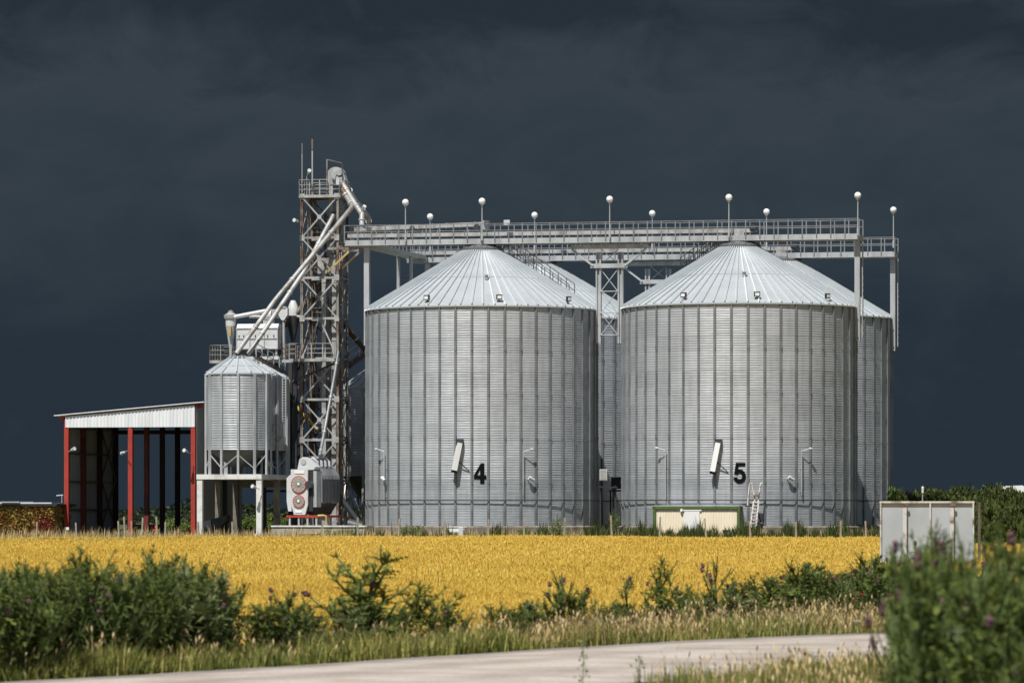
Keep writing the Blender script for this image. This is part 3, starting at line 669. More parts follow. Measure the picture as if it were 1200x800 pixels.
# grain cleaner: white cabinet
g0 = P(277, 421, 318.2)
cl = thing('grain_cleaner', 'white boxy grain cleaner with tapered underside on the service platform', 'machine', (g0.x, g0.y, 12.65))
m = MB()
m.prism([(0, 0, 0.75), (0, 0, 2.25), (0, 0.25, 2.55), (0, 1.95, 2.55), (0, 2.2, 2.25), (0, 2.2, 0.75)], (3.05, 0, 0)); m.build('cabinet', M['white'], cl)
m = MB()
m.prism([(0.05, 0.05, 0.73), (3.0, 0.05, 0.73), (2.7, 0.6, 0.25), (0.35, 0.6, 0.25)], (0, 1.2, 0)); m.build('hopper', M['motor'], cl)
m = MB(); m.box((1.5, -0.03, 1.5), (3.0, 0.05, 0.05)); m.box((1.5, -0.03, 2.22), (3.06, 0.05, 0.06)); m.box((1.5, -0.03, 0.78), (3.06, 0.06, 0.08))
for x in (0.02, 1.0, 2.05, 3.03): m.box((x, -0.035, 1.5), (0.05, 0.05, 1.45))
m.build('panel_frame', M['galv'], cl)
for x in (0.2, 0.55, 1.4, 2.3, 2.75):
    m = MB(); m.box((x, -0.04, 1.68), (0.07, 0.04, 0.13)); m.build('handle', M['motor'], cl)
for x in (0.15, 2.9):
    for y in (0.15, 2.0):
        m = MB(); m.box((x, y, 0.36), (0.14, 0.14, 0.74)); m.build('leg', M['galv'], cl)
m = MB(); m.box((1.5, -0.1, 0.12), (3.3, 0.2, 0.22)); m.build('base_beam', M['white'], cl)
# cyclone
c0 = P(270.5, 421, 318.6); Z = lambda y: CAMZ-(y-HZ)*318.6/FPX
cy = thing('dust_cyclone', 'slim pale dust cyclone with domed cap left of the grain cleaner', 'cyclone', (c0.x, c0.y, 12.65)); zo = 12.65
m = MB(); m.lathe([(0.36, Z(382)-zo), (0.38, Z(375)-zo), (0.38, Z(372)-zo), (0.36, Z(371.5)-zo)], 20); m.build('body', M['white'], cy, True)
m = MB(); m.lathe([(0.48, Z(373)-zo), (0.5, Z(369)-zo), (0.3, Z(367.5)-zo), (0.2, Z(366)-zo), (0.2, Z(364.5)-zo), (0.05, Z(363.5)-zo)], 20); m.build('cap', M['pale'], cy, True)
m = MB(); m.lathe([(0.1, 0.05), (0.12, Z(408)-zo), (0.36, Z(382.1)-zo)], 20); m.build('cone', M['galv'], cy, True)
m = MB(); m.box((0.05, -0.42, (Z(383)+Z(394))/2-zo), (0.2, 0.16, 0.68)); m.build('warning_plate', M['yellow'], cy)
m = MB(); p1 = L(cy, P(274, 371.5, 318.3)); p2 = L(cy, P(313, 364, 318.3)); m.tube([p1, p2], 0.15, 12); m.build('duct', M['white'], cy, True)
m = MB(); p1 = L(cy, P(292, 371, 319)); p2 = L(cy, P(352, 371, 319)); m.tube([p1, p2], 0.11, 10); m.build('air_duct', M['pale'], cy, True)
# fan on top of cleaner
f0 = P(315, 376, 318.6)
fa = thing('blower_fan', 'small white blower with a motor on top of the grain cleaner', 'fan', (f0.x, f0.y, 15.22))
m = MB(); m.tube([(-0.25, 0, 0.62), (0.25, 0, 0.62)], 0.42, 18); m.build('fan_housing', M['white'], fa, True)
m = MB(); m.box((0.35, 0, 0.85), (0.5, 0.4, 0.34)); m.build('motor', M['galv'], fa); m = MB(); m.box((0, 0, 0.12), (0.7, 0.5, 0.24)); m.build('base', M['galv'], fa)
# white cones beside
k0 = P(343.5, 421, 319.3); Zk = lambda y: CAMZ-(y-HZ)*319.3/FPX-12.65
ck = thing('dust_cyclone', 'white bell shaped cyclone with dark lower cone beside the tower', 'cyclone', (k0.x, k0.y, 12.65))
m = MB(); m.lathe([(0.44, Zk(370)), (0.42, Zk(364)), (0.3, Zk(357)), (0.16, Zk(352))], 20); m.build('bell', M['white'], ck, True)
m = MB(); m.lathe([(0.1, 0.05), (0.14, Zk(400)), (0.5, Zk(371.5)), (0.5, Zk(370.2))], 20); m.build('cone', M['dark'], ck, True)
k0 = P(332.5, 421, 318.4); Zk = lambda y: CAMZ-(y-HZ)*318.4/FPX-12.65
ck = thing('feed_hopper', 'small white shield shaped hopper at the end of the rusty pipe', 'hopper', (k0.x, k0.y, 12.65))
m = MB(); m.prism([(-0.33, -0.2, Zk(361)), (0.33, -0.2, Zk(361)), (0.33, -0.2, Zk(369)), (0.08, -0.2, Zk(375)), (-0.12, -0.2, Zk(375)), (-0.33, -0.2, Zk(369))], (0, 0.4, 0)); m.build('hopper_box', M['white'], ck)
m = MB(); m.tube([(0, 0, 0.02), (0, 0, Zk(374.8))], 0.1, 10); m.build('down_pipe', M['galv'], ck, True)
m = MB(); m.box((0, 0, Zk(360)), (0.4, 0.5, 0.12)); m.build('lid', M['galv'], ck)

# ------------------------------------------------------------------ small hopper silos on concrete table
def hopper_silo(label, loc, R, ze, zb, zl, nleg=12, off=0.05, nrib=14, rt=0.9, rise=1.05):
    t = thing('hopper_silo', label, 'silo', loc, group='small hopper silos on legs'); 
    v, f = corrugated(R, zb, ze, 0.17, 0.014, 60, ring=0.85)
    w = link('wall', npmesh('wall', v, f, [M['wall']], smooth=True), None, t)
    cone_roof(R, rt*0.6, ze, ze+rise, nrib, 0.08, 0.55).build('roof', M['roof'], t)
    m = MB(); m.lathe([(rt*0.75, ze+rise-0.14), (rt*0.72, ze+rise+0.02), (rt*0.45, ze+rise+0.26), (0.12, ze+rise+0.34)], 24); m.build('roof_cap', M['collar'], t)
    m = MB(); m.lathe([(0.16, zl+0.15), (0.2, zl+0.35), (R-0.02, zb+0.02)], 40, cap=False); m.build('hopper', M['concdark'] if False else M['hopper'], t, True)
    for k in range(nleg):
        a = CAMAZ+2*PI*k/nleg+off; c = Vector((math.cos(a), math.sin(a), 0)); s = Vector((-math.sin(a), math.cos(a), 0))
        m = MB()
        m.bar(c*(R+0.09)+Vector((0, 0, zl)), c*(R+0.09)+Vector((0, 0, ze-0.06)), 0.14, 0.15, up=s); m.build('leg', M['galv'], t)
        a2 = CAMAZ+2*PI*(k+1)/nleg+off; c2 = Vector((math.cos(a2), math.sin(a2), 0))
        lo, hi = (c, c2) if k % 2 else (c2, c)
        m = MB(); m.bar(lo*(R+0.05)+Vector((0, 0, zl+0.4)), hi*(R+0.05)+Vector((0, 0, zb-0.35)), 0.06); m.build('brace', M['galv'], t)
    return t
M['hopper'] = mat('hopper_sheet', (0.10, 0.098, 0.08), 0.7, 0.1, 1.0, 0.6, (0.065, 0.063, 0.053))
q = P(279.3, 600, 312.0)
hs1 = hopper_silo('small hopper silo on legs, front one standing on the concrete table', (q.x, q.y, 0.2), 2.18, 11.33, 6.0, 4.3)
q2 = Vector((q.x, q.y, 0))+Vector((SA, CA, 0))*4.75
hs2 = hopper_silo('small hopper silo on legs half hidden behind the front one', (q2.x, q2.y, 0.2), 2.18, 11.1, 6.0, 4.3, off=0.2)
m = MB(); p = L(hs1, P(270, 430.5, 310.6)); m.box(p, (0.4, 0.3, 0.3)); m.build('roof_hatch', M['white'], hs1)
# caged ladder and little landing on the rear small silo
m = MB(); pz = lambda px, py: L(hs2, P(px, py, 313.6))
for px in (331, 335): m.bar(pz(px, 442), pz(px, 512), 0.06)
for k in range(22): m.bar(pz(331, 444+k*3.1), pz(335, 444+k*3.1), 0.04)
ld = m.build('ladder', M['galv'], hs2)
m = MB()
for a, b in (((319.5, 497), (332, 497)), ((319.5, 511.5), (332, 511.5)), ((319.5, 497), (319.5, 511.5)), ((332, 497), (332, 511.5)), ((319, 524), (330, 512))): m.bar(pz(*a), pz(*b), 0.08)
m.bar(pz(319.5, 512)+Vector((0, 0.4, 0)), pz(332, 512)+Vector((0, 0.4, 0)), 0.9, 0.05); m.build('landing', M['pale'], ld)
# sloping catwalk between the two small roofs
t = thing('roof_walkway', 'small sloping railed walkway above the eave between the two small silos', 'walkway', P(300, 418, 313.6), 0)
m = MB(); dd = P(334, 437, 315.2)-P(300, 418, 313.6); m.bar((0, 0, 0), dd, 0.7, 0.08); m.build('deck', M['rustdark'], t)
for s in (-0.35, 0.35):
    m = MB()
    for hh in (0.5, 0.95): m.bar((0, s, hh), dd+Vector((0, s, hh)), 0.05)
    for k in range(6): m.bar(dd*k/5+Vector((0, s, 0)), dd*k/5+Vector((0, s, 0.97)), 0.05)
    m.build('railing', M['galv'], t)
# concrete table
tb = P(232, 628, 309.0)
ct = thing('concrete_table', 'white concrete table on square columns carrying the small hopper silos', 'support table', (tb.x, tb.y, 0.2))
q = L(ct, (hs1.location.x, hs1.location.y, 0.2))
cx = q.x; y0 = q.y-2.35
m = MB(); m.box((cx, y0+4.75, 4.13), (4.66, 9.5, 0.34)); m.build('slab', M['concwhite'], ct)
for x in (cx-2.12, cx+2.12):
    for k, y in enumerate((y0+0.25, y0+4.7, y0+9.2)):
        m = MB(); m.box((x, y, 1.98), (0.38, 0.38, 3.96)); m.box((x, y, 0.1), (0.7, 0.7, 0.2)); m.build('column', M['concwhite'] if k == 0 else M['concdark'], ct)  # rear columns take darker concrete to paint in the shade under the table
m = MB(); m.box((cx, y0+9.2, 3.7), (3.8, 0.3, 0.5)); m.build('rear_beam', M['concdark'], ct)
arm_lamp('arm_lamp', P(304, 573, 309.0), P(296, 569.5, 308.4), 'white lamp on an arm under the concrete table, by its front column')
# dark hopper trolley under the table
tr = thing('hopper_trolley', 'dark hopper trolley parked in shade under the concrete table', 'trolley', P(253, 628, 313)+Vector((0, 0, 0)))
tr.location.z = 0.2
m = MB(); m.prism([(-0.9, -0.5, 1.0), (0.9, -0.5, 1.5), (0.9, -0.5, 1.1), (0.2, -0.5, 0.45), (-0.4, -0.5, 0.45)], (0, 1.0, 0)); m.build('bin', M['dark'], tr)
for x in (-0.5, 0.5):
    m = MB(); m.tube([(x, -0.6, 0.25), (x, -0.48, 0.25)], 0.25, 16); m.build('wheel', M['black'], tr)
m = MB(); m.bar((0.5, -0.3, 0.3), (1.4, -0.3, 0.6), 0.07); m.build('drawbar', M['dark'], tr)

# half hidden silo between the tower and silo 4
q = P(444, 600, 327.0)
hs3 = hopper_silo('grey hopper silo half hidden between the lattice tower and silo 4', (q.x, q.y, 0.2), 2.62, 10.75, 4.3, 0.6, off=0.12, nrib=20, rise=1.5)
m = MB(); p, q_ = L(hs3, P(405, 431, 322)), L(hs3, P(432, 412, 325)); m.bar(p, q_, 0.7, 0.1); d = m.build('gangway', M['rustdark'], hs3)
m = MB()
for hh in (0.5, 1.0): m.bar(p+Vector((0, -0.35, hh)), q_+Vector((0, -0.35, hh)), 0.045)
for k in range(4): e = p+(q_-p)*k/3; m.bar(e+Vector((0, -0.35, 0)), e+Vector((0, -0.35, 1.02)), 0.05)
m.build('railing', M['galv'], d)

# ------------------------------------------------------------------ dryer on concrete pad
pd0 = P(318, 628, 307.5)
pad = thing('concrete_pad', 'low stained concrete pad under the grain dryer', 'concrete pad', (pd0.x, pd0.y, 0.1))
m = MB(); m.box((3.35, 4.0, 0.43), (6.7, 8.0, 0.86)); m.build('block', M['concrete'], pad)
m = MB(); m.box((3.35, -0.03, 0.84), (6.75, 0.1, 0.1)); m.build('rim', M['concwhite'], pad)
d0 = P(338, 617, 309.0)
dr = thing('grain_dryer', 'white fronted grain dryer with two round red rimmed fans and ribbed grey body', 'grain dryer', (d0.x, d0.y, 0.96), rz=-R_(20))
S = 309.0/FPX
m = MB(); X = lambda px: (px-338)*S; ZZ = lambda py: (617-py)*S
m.prism([(X(341), 0, ZZ(551)), (X(362.5), 0, ZZ(551)), (X(362.5), 0, ZZ(592)), (X(359), 0, ZZ(604)), (X(345), 0, ZZ(604)), (X(341), 0, ZZ(590))], (0, 0.16, 0)); m.build('front_plate', M['white'], dr)
m = MB(); m.prism([(X(335), 0.1, ZZ(561)), (X(341.2), 0.1, ZZ(556)), (X(341.2), 0.1, ZZ(600)), (X(337), 0.1, ZZ(600)), (X(335), 0.1, ZZ(588))], (0, 0.4, 0)); m.build('side_panel', M['white'], dr)
for py, r in ((568.5, 9.4), (588.3, 7.0)):
    r *= S; c = (X(351.5), -0.02, ZZ(py))
    m = MB(); m.tube([(c[0], 0.0, c[2]), (c[0], -0.09, c[2])], r, 32); fd = m.build('fan', M['grille'], dr)
    m = MB(); n = 40
    m.tube([(c[0]+r*math.cos(2*PI*k/n), -0.07, c[2]+r*math.sin(2*PI*k/n)) for k in range(n+1)], 0.034, 8); m.build('fan_rim', M['redbright'], fd, True)
    m = MB()
    for k in range(12): m.bar((c[0], -0.115, c[2]), (c[0]+r*0.95*math.cos(PI*k/6+0.1), -0.115, c[2]+r*0.95*math.sin(PI*k/6+0.1)), 0.016)
    for q in (0.4, 0.7): m.tube([(c[0]+r*q*math.cos(2*PI*k/24), -0.1, c[2]+r*q*math.sin(2*PI*k/24)) for k in range(25)], 0.009, 5)
    m.build('grille_wire', M['pale'], fd)
    m = MB(); m.lathe([(0.1, 0), (0.07, 0.05)], 12); m.v = [(c[0]+x, -0.12-z, c[2]+y) for x, y, z in m.v]; m.build('hub', M['globe'], fd)
m = MB(); m.box((X(352), -0.025, ZZ(554)), (0.72, 0.03, 0.22)); m.build('name_plate', M['globe'], dr)
m = MB(); m.box((X(351), -0.025, ZZ(600)), (0.5, 0.03, 0.2)); m.build('name_plate', M['globe'], dr)
# scroll on top
m = MB(); pts = [(X(347), ZZ(552)), (X(349), ZZ(543)), (X(350), ZZ(539)), (X(354), ZZ(536.5)), (X(358), ZZ(538)), (X(370), ZZ(548)), (X(368), ZZ(551.5))]
m.prism([(x, 0.3, z) for x, z in pts], (0, 0.9, 0)); m.build('blower_housing', M['white'], dr)
m = MB(); m.tube([(X(355), 0.25, ZZ(542)), (X(355), 0.3, ZZ(542))], 0.2, 18); m.build('blower_hub', M['galv'], dr)
# frame, body
x1 = X(372)
m = MB(); m.box((0.9, 0.7, (ZZ(553)+ZZ(600))/2), (1.6, 0.9, ZZ(553)-ZZ(600))); m.build('burner_box', M['dark'], dr)
m = MB(); m.box((1.72, 0.75, (ZZ(552)+ZZ(596))/2), (0.45, 0.8, ZZ(552)-ZZ(596)-0.1)); m.build('end_panel', M['galv'], dr)
m = MB(); m.tube([(1.5, -0.1, ZZ(569)), (1.5, 0.5, ZZ(569))], 0.26, 16); m.build('motor', M['motor'], dr, True)
yb0, yb1 = 1.1, 4.3
m = MB()
m.prism([(0.1, yb0, ZZ(590)), (1.95, yb0, ZZ(590)), (1.95, yb0, ZZ(558)), (1.5, yb0, ZZ(547)), (0.55, yb0, ZZ(547)), (0.1, yb0, ZZ(558))], (0, yb1-yb0, 0)); m.build('body', M['stiff'], dr)
for k in range(13):
    y = yb0+0.05+k*(yb1-yb0-0.1)/12
    m = MB(); m.box((2.0, y, (ZZ(590)+ZZ(558))/2), (0.12, 0.1, ZZ(558)-ZZ(590))); m.bar((1.98, y, ZZ(558)), (1.5, y, ZZ(547)+0.03), 0.1, 0.06, up=(0, 1, 0)); m.build('rib', M['stiff'], dr)
m = MB(); m.prism([(0.15, yb0, ZZ(590)-0.01), (1.9, yb0, ZZ(590)-0.01), (1.35, yb0, ZZ(604)), (0.6, yb0, ZZ(604))], (0, yb1-yb0, 0)); m.build('hopper', M['dark'], dr)
m = MB(); m.box((1.0, 0.05, ZZ(606)), (2.3, 0.16, 0.16)); m.box((2.1, 2.3, ZZ(606)), (0.16, 4.4, 0.16)); m.box((0, 2.3, ZZ(606)), (0.16, 4.4, 0.16)); m.build('frame', M['red'], dr)
for x in (0.08, 0.75, 1.4, 2.05):
    for y in (0.08, 2.3, 4.2):
        m = MB(); m.box((x, y, (ZZ(607))/2), (0.12, 0.12, ZZ(607))); m.build('leg', M['galv'], dr)
for k in range(4):
    y = 1.5+k*0.7; zz = ZZ(547)
    m = MB(); m.tube([(1.0, y, zz), (1.0, y, zz+0.4), (1.2, y, zz+0.55), (1.5, y, zz+0.3), (1.55, y, zz-0.05)], 0.13, 10); m.build('vent_pipe', M['galv'], dr, True)
m = MB(); m.box((1.2, 2.6, ZZ(541)+0.25), (0.6, 1.6, 0.16)); m.build('top_duct', M['pale'], dr)
# yellow pipe rails by the pad
t = thing('gas_pipe', 'yellow bent pipe standing on the concrete pad before the dryer', 'pipe', P(374, 617, 308), 0)
m = MB(); s = 308/FPX; m.tube([(-0.1, 0, 13*s), (0.3, 0, 13.5*s), (0.48, 0, 12.5*s), (0.5, 0, 0)], 0.07, 8); m.build('tube', M['yellow'], t, True)
m = MB(); m.lathe([(0.12, 0), (0.12, 0.05)], 12, (0.5, 0, 0)); m.build('base_plate', M['galv'], t)
t = thing('gas_pipe', 'low yellow pipe running along the face of the concrete pad', 'pipe', P(342, 624.5, 307), 0)
m = MB(); m.tube([(0, 0, -0.2), (0, 0, 0), (33*s, -0.3, 0.0), (33*s, -0.3, -0.25)], 0.06, 8); m.build('tube', M['yellow'], t, True)
m = MB(); m.box((1.0, -0.15, -0.14), (0.06, 0.06, 0.3)); m.build('pipe_stand', M['galv'], t)
# loading auger dark by the silo foot
t = thing('grain_auger', 'dark slanting grain auger lying between dryer and silo 4', 'auger', P(395, 612, 313), 0)
t.location.z = 0.2
m = MB(); m.tube([(0, 0, 3.0), (1.9, -0.3, 0.5)], 0.2, 12); m.build('tube', M['dark'], t, True)
m = MB(); m.tube([(0.8, -0.6, 0.85), (1.8, -0.8, 0.6)], 0.42, 16); m.build('intake_drum', M['motor'], t, True)
m = MB(); m.bar((0.3, -0.1, 0), (0.2, 0, 2.7), 0.1); m.build('prop', M['dark'], t)

# ------------------------------------------------------------------ cabinet etc. in the gap between silos 4 and 5
t = thing('switch_cabinet', 'small white switch cabinet on a dark stand between silos 4 and 5', 'cabinet', P(707, 620, 304.5), 0)
t.location.z = 0.2; s = 304.5/FPX
m = MB(); m.box((0, 0, (620-553)*s+0.35), (0.5, 0.3, 0.75)); m.build('box', M['white'], t)
m = MB(); m.box((0, -0.16, (620-553)*s+0.35), (0.42, 0.02, 0.66)); m.build('door', M['pale'], t)
m = MB(); m.box((0.35, 0, (620-565)*s+0.2), (1.2, 0.8, 0.1)); m.build('shelf', M['dark'], t)
for x in (-0.2, 0.8):
    m = MB(); m.box((x, 0, 1.7), (0.1, 0.1, 3.6)); m.build('leg', M['dark'], t)
t = thing('aeration_fan', 'dark aeration fan in the shadowed gap next to the white cabinet', 'fan', P(722, 620, 318), 0); t.location.z = 0.2
m = MB(); m.box((0, 0.1, 3.75), (0.7, 0.8, 0.8)); m.build('motor_box', M['motor'], t); m = MB(); m.tube([(0, -0.45, 3.75), (0, -0.3, 3.75)], 0.34, 20); m.build('fan_housing', M['motor'], t, True)
m = MB(); m.box((0, 0, 3.2), (1.0, 0.9, 0.12)); m.build('platform', M['dark'], t)
for x in (-0.4, 0.4):
    m = MB(); m.box((x, 0, 1.56), (0.1, 0.1, 3.12)); m.build('leg', M['dark'], t)

# ------------------------------------------------------------------ open storage shed
so = P(78.5, 628, 318.0)
sh = thing('storage_shed', 'tall open fronted storage shed with red columns and pale fascia', 'shed', (so.x, so.y, 0.15))
SW, SL = 9.42, 11.4; zfb = 7.72; ztl = 8.5; ztr = 9.28; bay = SL/3
rz_ = lambda x: ztl+(ztr-ztl)*x/SW
for i, x in enumerate((0.0, SW/2, SW-0.1)):
    for k in range(4):
        hgt = (zfb if k == 0 and False else rz_(x))-0.15
        m = MB(); y = k*bay
        m.box((x, y-0.14, hgt/2), (0.32, 0.045, hgt)); m.box((x, y+0.14, hgt/2), (0.32, 0.045, hgt)); m.box((x, y, hgt/2), (0.05, 0.24, hgt))
        c = m.build('column', M['red'] if k == 0 else M['redshade'] if k == 1 else M['redblack'], sh)  # column colour steps darker with depth to stand in for shade
        m = MB(); m.box((x, y, 0.06), (0.5, 0.5, 0.16)); m.build('base_plate', M['concrete'], c)
# corrugated sheets
def sheet(pts_fn, n, amp, name, m_, parent):
    m = MB(); 
    for i in range(n+1):
        a, b, o = pts_fn(i/n, amp*(1 if (i//2) % 2 else -1)); m.v += [tuple(a), tuple(b)]
    m.f = [(2*i, 2*i+2, 2*i+3, 2*i+1) for i in range(n)]
    return m.build(name, m_, parent)
sheet(lambda t, a: (Vector((-0.05+SW*1.01*t, -0.2+a, zfb)), Vector((-0.05+SW*1.01*t, -0.2+a, rz_(SW*t)-0.02)), 0), 150, 0.02, 'fascia', M['fascia'], sh)
sheet(lambda t, a: (Vector((-0.22+a, -0.1+(SL+0.2)*t, 0.05)), Vector((-0.22+a, -0.1+(SL+0.2)*t, rz_(0)-0.03)), 0), 170, 0.02, 'side_wall', M['clad'], sh)
sheet(lambda t, a: (Vector((SW+0.12+a, -0.1+(SL+0.2)*t, 0.05)), Vector((SW+0.12+a, -0.1+(SL+0.2)*t, rz_(SW)-0.03)), 0), 170, 0.02, 'side_wall', M['clad'], sh)
for z in (1.9, 3.9, 5.9, 7.7):
    m = MB(); m.bar((-0.12, 0, z), (-0.12, SL, z), 0.12, 0.14); m.build('wall_rail', M['rustdark'], sh)
for z1, z2 in ((0.4, 4.0), (4.0, 7.6)):
    for a, b, o in ((z1, z2, 0), (z2, z1, 0.06)):
        m = MB(); m.bar((0.02+o, 2*bay+0.2, a), (0.02+o, SL-0.2, b), 0.1, 0.1); m.build('brace', M['rustdark'], sh)
m = MB()
rp = [(-0.85, -0.38), (SW+0.75, -0.38), (SW+0.75, SL+0.5), (-0.85, SL+0.5)]
m.add([(x, y, rz_(x)+0.1) for x, y in rp]+[(x, y, rz_(x)+0.16) for x, y in rp], [(3, 2, 1, 0), (4, 5, 6, 7), (0, 1, 5, 4), (1, 2, 6, 5), (2, 3, 7, 6), (3, 0, 4, 7)]); rf = m.build('roof', M['fascia'], sh)
for k in range(4):
    m = MB(); y = k*bay; m.bar((-0.6, y+0.22, rz_(-0.6)-0.1), (SW+0.5, y+0.22, rz_(SW+0.5)-0.1), 0.16, 0.32); m.build('rafter', M['red'], sh)
m = MB(); m.bar((-0.05, SL, zfb-0.15), (SW, SL, zfb-0.15), 0.2, 0.3); m.build('rear_beam', M['dark'], sh)
m = MB(); m.box((SW/2, SL/2, 0.02), (SW+0.3, SL, 0.06)); m.build('floor_slab', M['concdark'], sh)
for px, qx, py, lb in ((80, 87, 529, 'white lamp on the red column at the left of the shed opening'), (223, 216, 531, 'white lamp on the red column at the right of the shed opening')):
    arm_lamp('arm_lamp', P(px, py, 317 if px < 100 else 315.3), P(qx, py-3.5, 316.3 if px < 100 else 314.6), lb)
arm_lamp('arm_lamp', P(149, 528, 316.2), P(143, 531, 317), 'dim lamp facing into the shed from its middle column')
t = thing('meter_box', 'small white meter box at the foot of the leftmost red column', 'box', P(78.5, 619, 317.3), -A)
m = MB(); m.box((0, 0, 0), (0.34, 0.2, 0.2)); m.build('housing', M['globe'], t)
m = MB(); m.tube([(0, 0, -0.1), (0, 0, -0.55)], 0.04, 8); m.build('stand', M['galv'], t)

# flat trailer and hydrant in the shed
t = thing('flat_trailer', 'low dark flat trailer parked at the back of the open shed', 'trailer', P(172, 628, 326), -A); t.location.z = 0.2
m = MB(); m.box((0, 0, 0.62), (2.6, 1.2, 0.36)); m.build('bed', M['rustdark'], t)
for x in (-0.8, 0.8):
    m = MB(); m.tube([(x, -0.75, 0.32), (x, -0.6, 0.32)], 0.32, 18); m.build('wheel', M['black'], t)
m = MB(); m.bar((-1.3, 0, 0.5), (-2.1, 0, 0.35), 0.09); m.build('drawbar', M['dark'], t)
t = thing('fire_hydrant', 'small red fire hydrant by the shed opening', 'hydrant', P(183, 628, 314), 0); t.location.z = 0.15
m = MB(); m.lathe([(0.14, 0), (0.14, 0.06), (0.09, 0.08), (0.09, 0.6), (0.12, 0.62), (0.12, 0.68)], 16); m.build('body', M['redbright'], t, True)
m = MB(); m.lathe([(0.12, 0.68), (0.09, 0.78), (0.03, 0.84)], 16); m.build('cap', M['redbright'], t, True)
for s in (-1, 1):
    m = MB(); m.tube([(s*0.08, 0, 0.5), (s*0.2, 0, 0.5)], 0.055, 10); m.build('nozzle', M['redbright'], t, True)

# ------------------------------------------------------------------ low building at the far left, vine covered
lo = P(62, 628, 316.0)
lb_ = thing('low_building', 'low flat building at the far left under a thin pale sheet roof', 'building', (lo.x, lo.y, 0.15))
m = MB(); m.box((-4.0, 2.0, 1.08), (8.0, 4.0, 2.16)); m.build('wall', M['plaster'], lb_)
m = MB(); m.box((-3.9, 2.0, 2.24), (8.5, 4.5, 0.14)); r = m.build('roof', M['dark'], lb_)
m = MB(); m.box((-4.0, 1.9, 2.38), (8.0, 4.4, 0.1)); m.build('roof_sheet', M['white'], r)
m = MB(); m.box((-3.0, 1.0, 2.46), (1.4, 3.0, 0.05)); m.build('roof_sheet', M['white'], r)
m = MB(); m.box((0.02, 1.4, 0.92), (0.04, 1.1, 0.22)); m.build('vent_grille', M['concwhite'], lb_)
m = MB(); p = L(lb_, P(72.5, 590, 318.5)); 
m.tube([p, p+Vector((0, 0, 0.62))], 0.03, 6); m.tube([p+Vector((0.1, 0, 0.62)), p+Vector((-0.4, 0, 0.58))], 0.04, 8); m.build('roof_aerial', M['galv'], lb_)

# ------------------------------------------------------------------ cream site cabin, steps, trough
c0 = P(767, 622, 300.5)
cb = thing('site_cabin', 'cream site cabin with green frame and white door before silo 5', 'cabin', (c0.x, c0.y, 0.12))
CW = 5.7; CD = 2.45; CH = 1.92
m = MB(); 
n = 48
m.box((CW/2, CD/2, CH/2+0.1), (CW-0.1, CD-0.1, CH)); wl = m.build('wall', M['cream'], cb)
sheet(lambda t, a: (Vector((0.15+(CW-0.3)*t, 0.03+a, 0.1)), Vector((0.15+(CW-0.3)*t, 0.03+a, CH+0.06)), 0), 120, 0.012, 'front_sheet', M['cream'], cb)
for x, y in ((0, 0), (CW, 0), (CW, CD), (0, CD)):
    m = MB(); m.box((x, y, CH/2+0.1), (0.2, 0.2, CH+0.2)); m.build('corner_post', M['green'], cb)
m = MB(); m.box((CW/2, CD/2, CH+0.16), (CW+0.25, CD+0.2, 0.18)); m.build('roof', M['green'], cb)
m = MB(); m.box((CW/2, CD/2, CH+0.275), (CW+0.1, CD, 0.05)); m.build('roof_sheet', M['galv'], cb)
m = MB(); m.box((2.55, -0.02, 0.95), (1.02, 0.06, CH-0.1)); d = m.build('door', M['globe'], cb)
m = MB(); m.box((2.55, -0.02, CH-0.01), (1.3, 0.1, 0.1)); m.build('door_lintel', M['globe'], cb)
m = MB(); m.box((2.95, -0.07, 0.95), (0.12, 0.05, 0.04)); m.build('handle', M['motor'], d)
m = MB(); m.lathe([(0.02, -0.1), (0.1, -0.04), (0.1, 0.06), (0.04, 0.12)], 12, (1.85, -0.1, CH-0.05)); m.build('outside_lamp', M['globe'], cb, True)
m = MB(); m.tube([(CW+0.14, 0.9, 0.1), (CW+0.14, 0.9, CH)], 0.05, 8); m.build('downpipe', M['pale'], cb)
m = MB(); m.box((CW-0.6, -0.35, 0.35), (0.48, 0.3, 0.22)); tg = thing('crate', 'small dark green crate in the weeds before the cream cabin', 'crate', (0, 0, 0), 0)
tg.location = W(0, 0, 0); q = Matrix.Rotation(-A, 3, 'Z')@Vector((CW-0.75, -0.45, 0)); tg.location = cb.location+q; tg.rotation_euler = (0, 0, -A)
m = MB(); m.box((0, 0, 0.4), (0.46, 0.3, 0.3)); m.build('body', M['dark'], tg); m = MB(); m.box((0, 0, 0.58), (0.5, 0.34, 0.06)); m.build('lid', M['green'], tg)

# movable steps against silo 5
s0 = P(884, 620, 299.3); s = 299.3/FPX
st = thing('mobile_steps', 'pale rust stained wheeled step ladder leaning by silo 5', 'step ladder', (s0.x, s0.y, 0.0), 0)
Q = lambda px, py, d=0: Vector(((px-884)*s, d, CAMZ-(py-HZ)*s))
M['ladderm'] = mat('rust_stained_white', (0.74, 0.7, 0.64), 0.6, 0, 4, 0.95, (0.3, 0.1, 0.04), 0.5, 0.68)
for a, b in ((Q(883.5, 587), Q(879, 620, -0.3)), (Q(889, 587), Q(885, 620, -0.3))):
    m = MB(); m.bar(a, b, 0.09, 0.1); m.build('stile', M['ladderm'], st)
for k in range(8):
    t_ = k/7.5; a = Q(883.5, 588)+(Q(879, 619, -0.3)-Q(883.5, 588))*t_; b = Q(889, 588)+(Q(885, 619, -0.3)-Q(889, 588))*t_
    m = MB(); m.bar(a, b, 0.16, 0.06); m.build('tread', M['ladderm'], st)
for pts in ([(881.5, 567), (880, 565.5), (878.5, 567), (876, 592)], [(880.5, 566), (884, 580), (884.5, 587)], [(893.5, 565.5), (891.5, 566), (888.5, 588)]):
    m = MB(); m.tube([Q(*p) for p in pts], 0.05, 8); m.build('handrail', M['ladderm'], st, True)
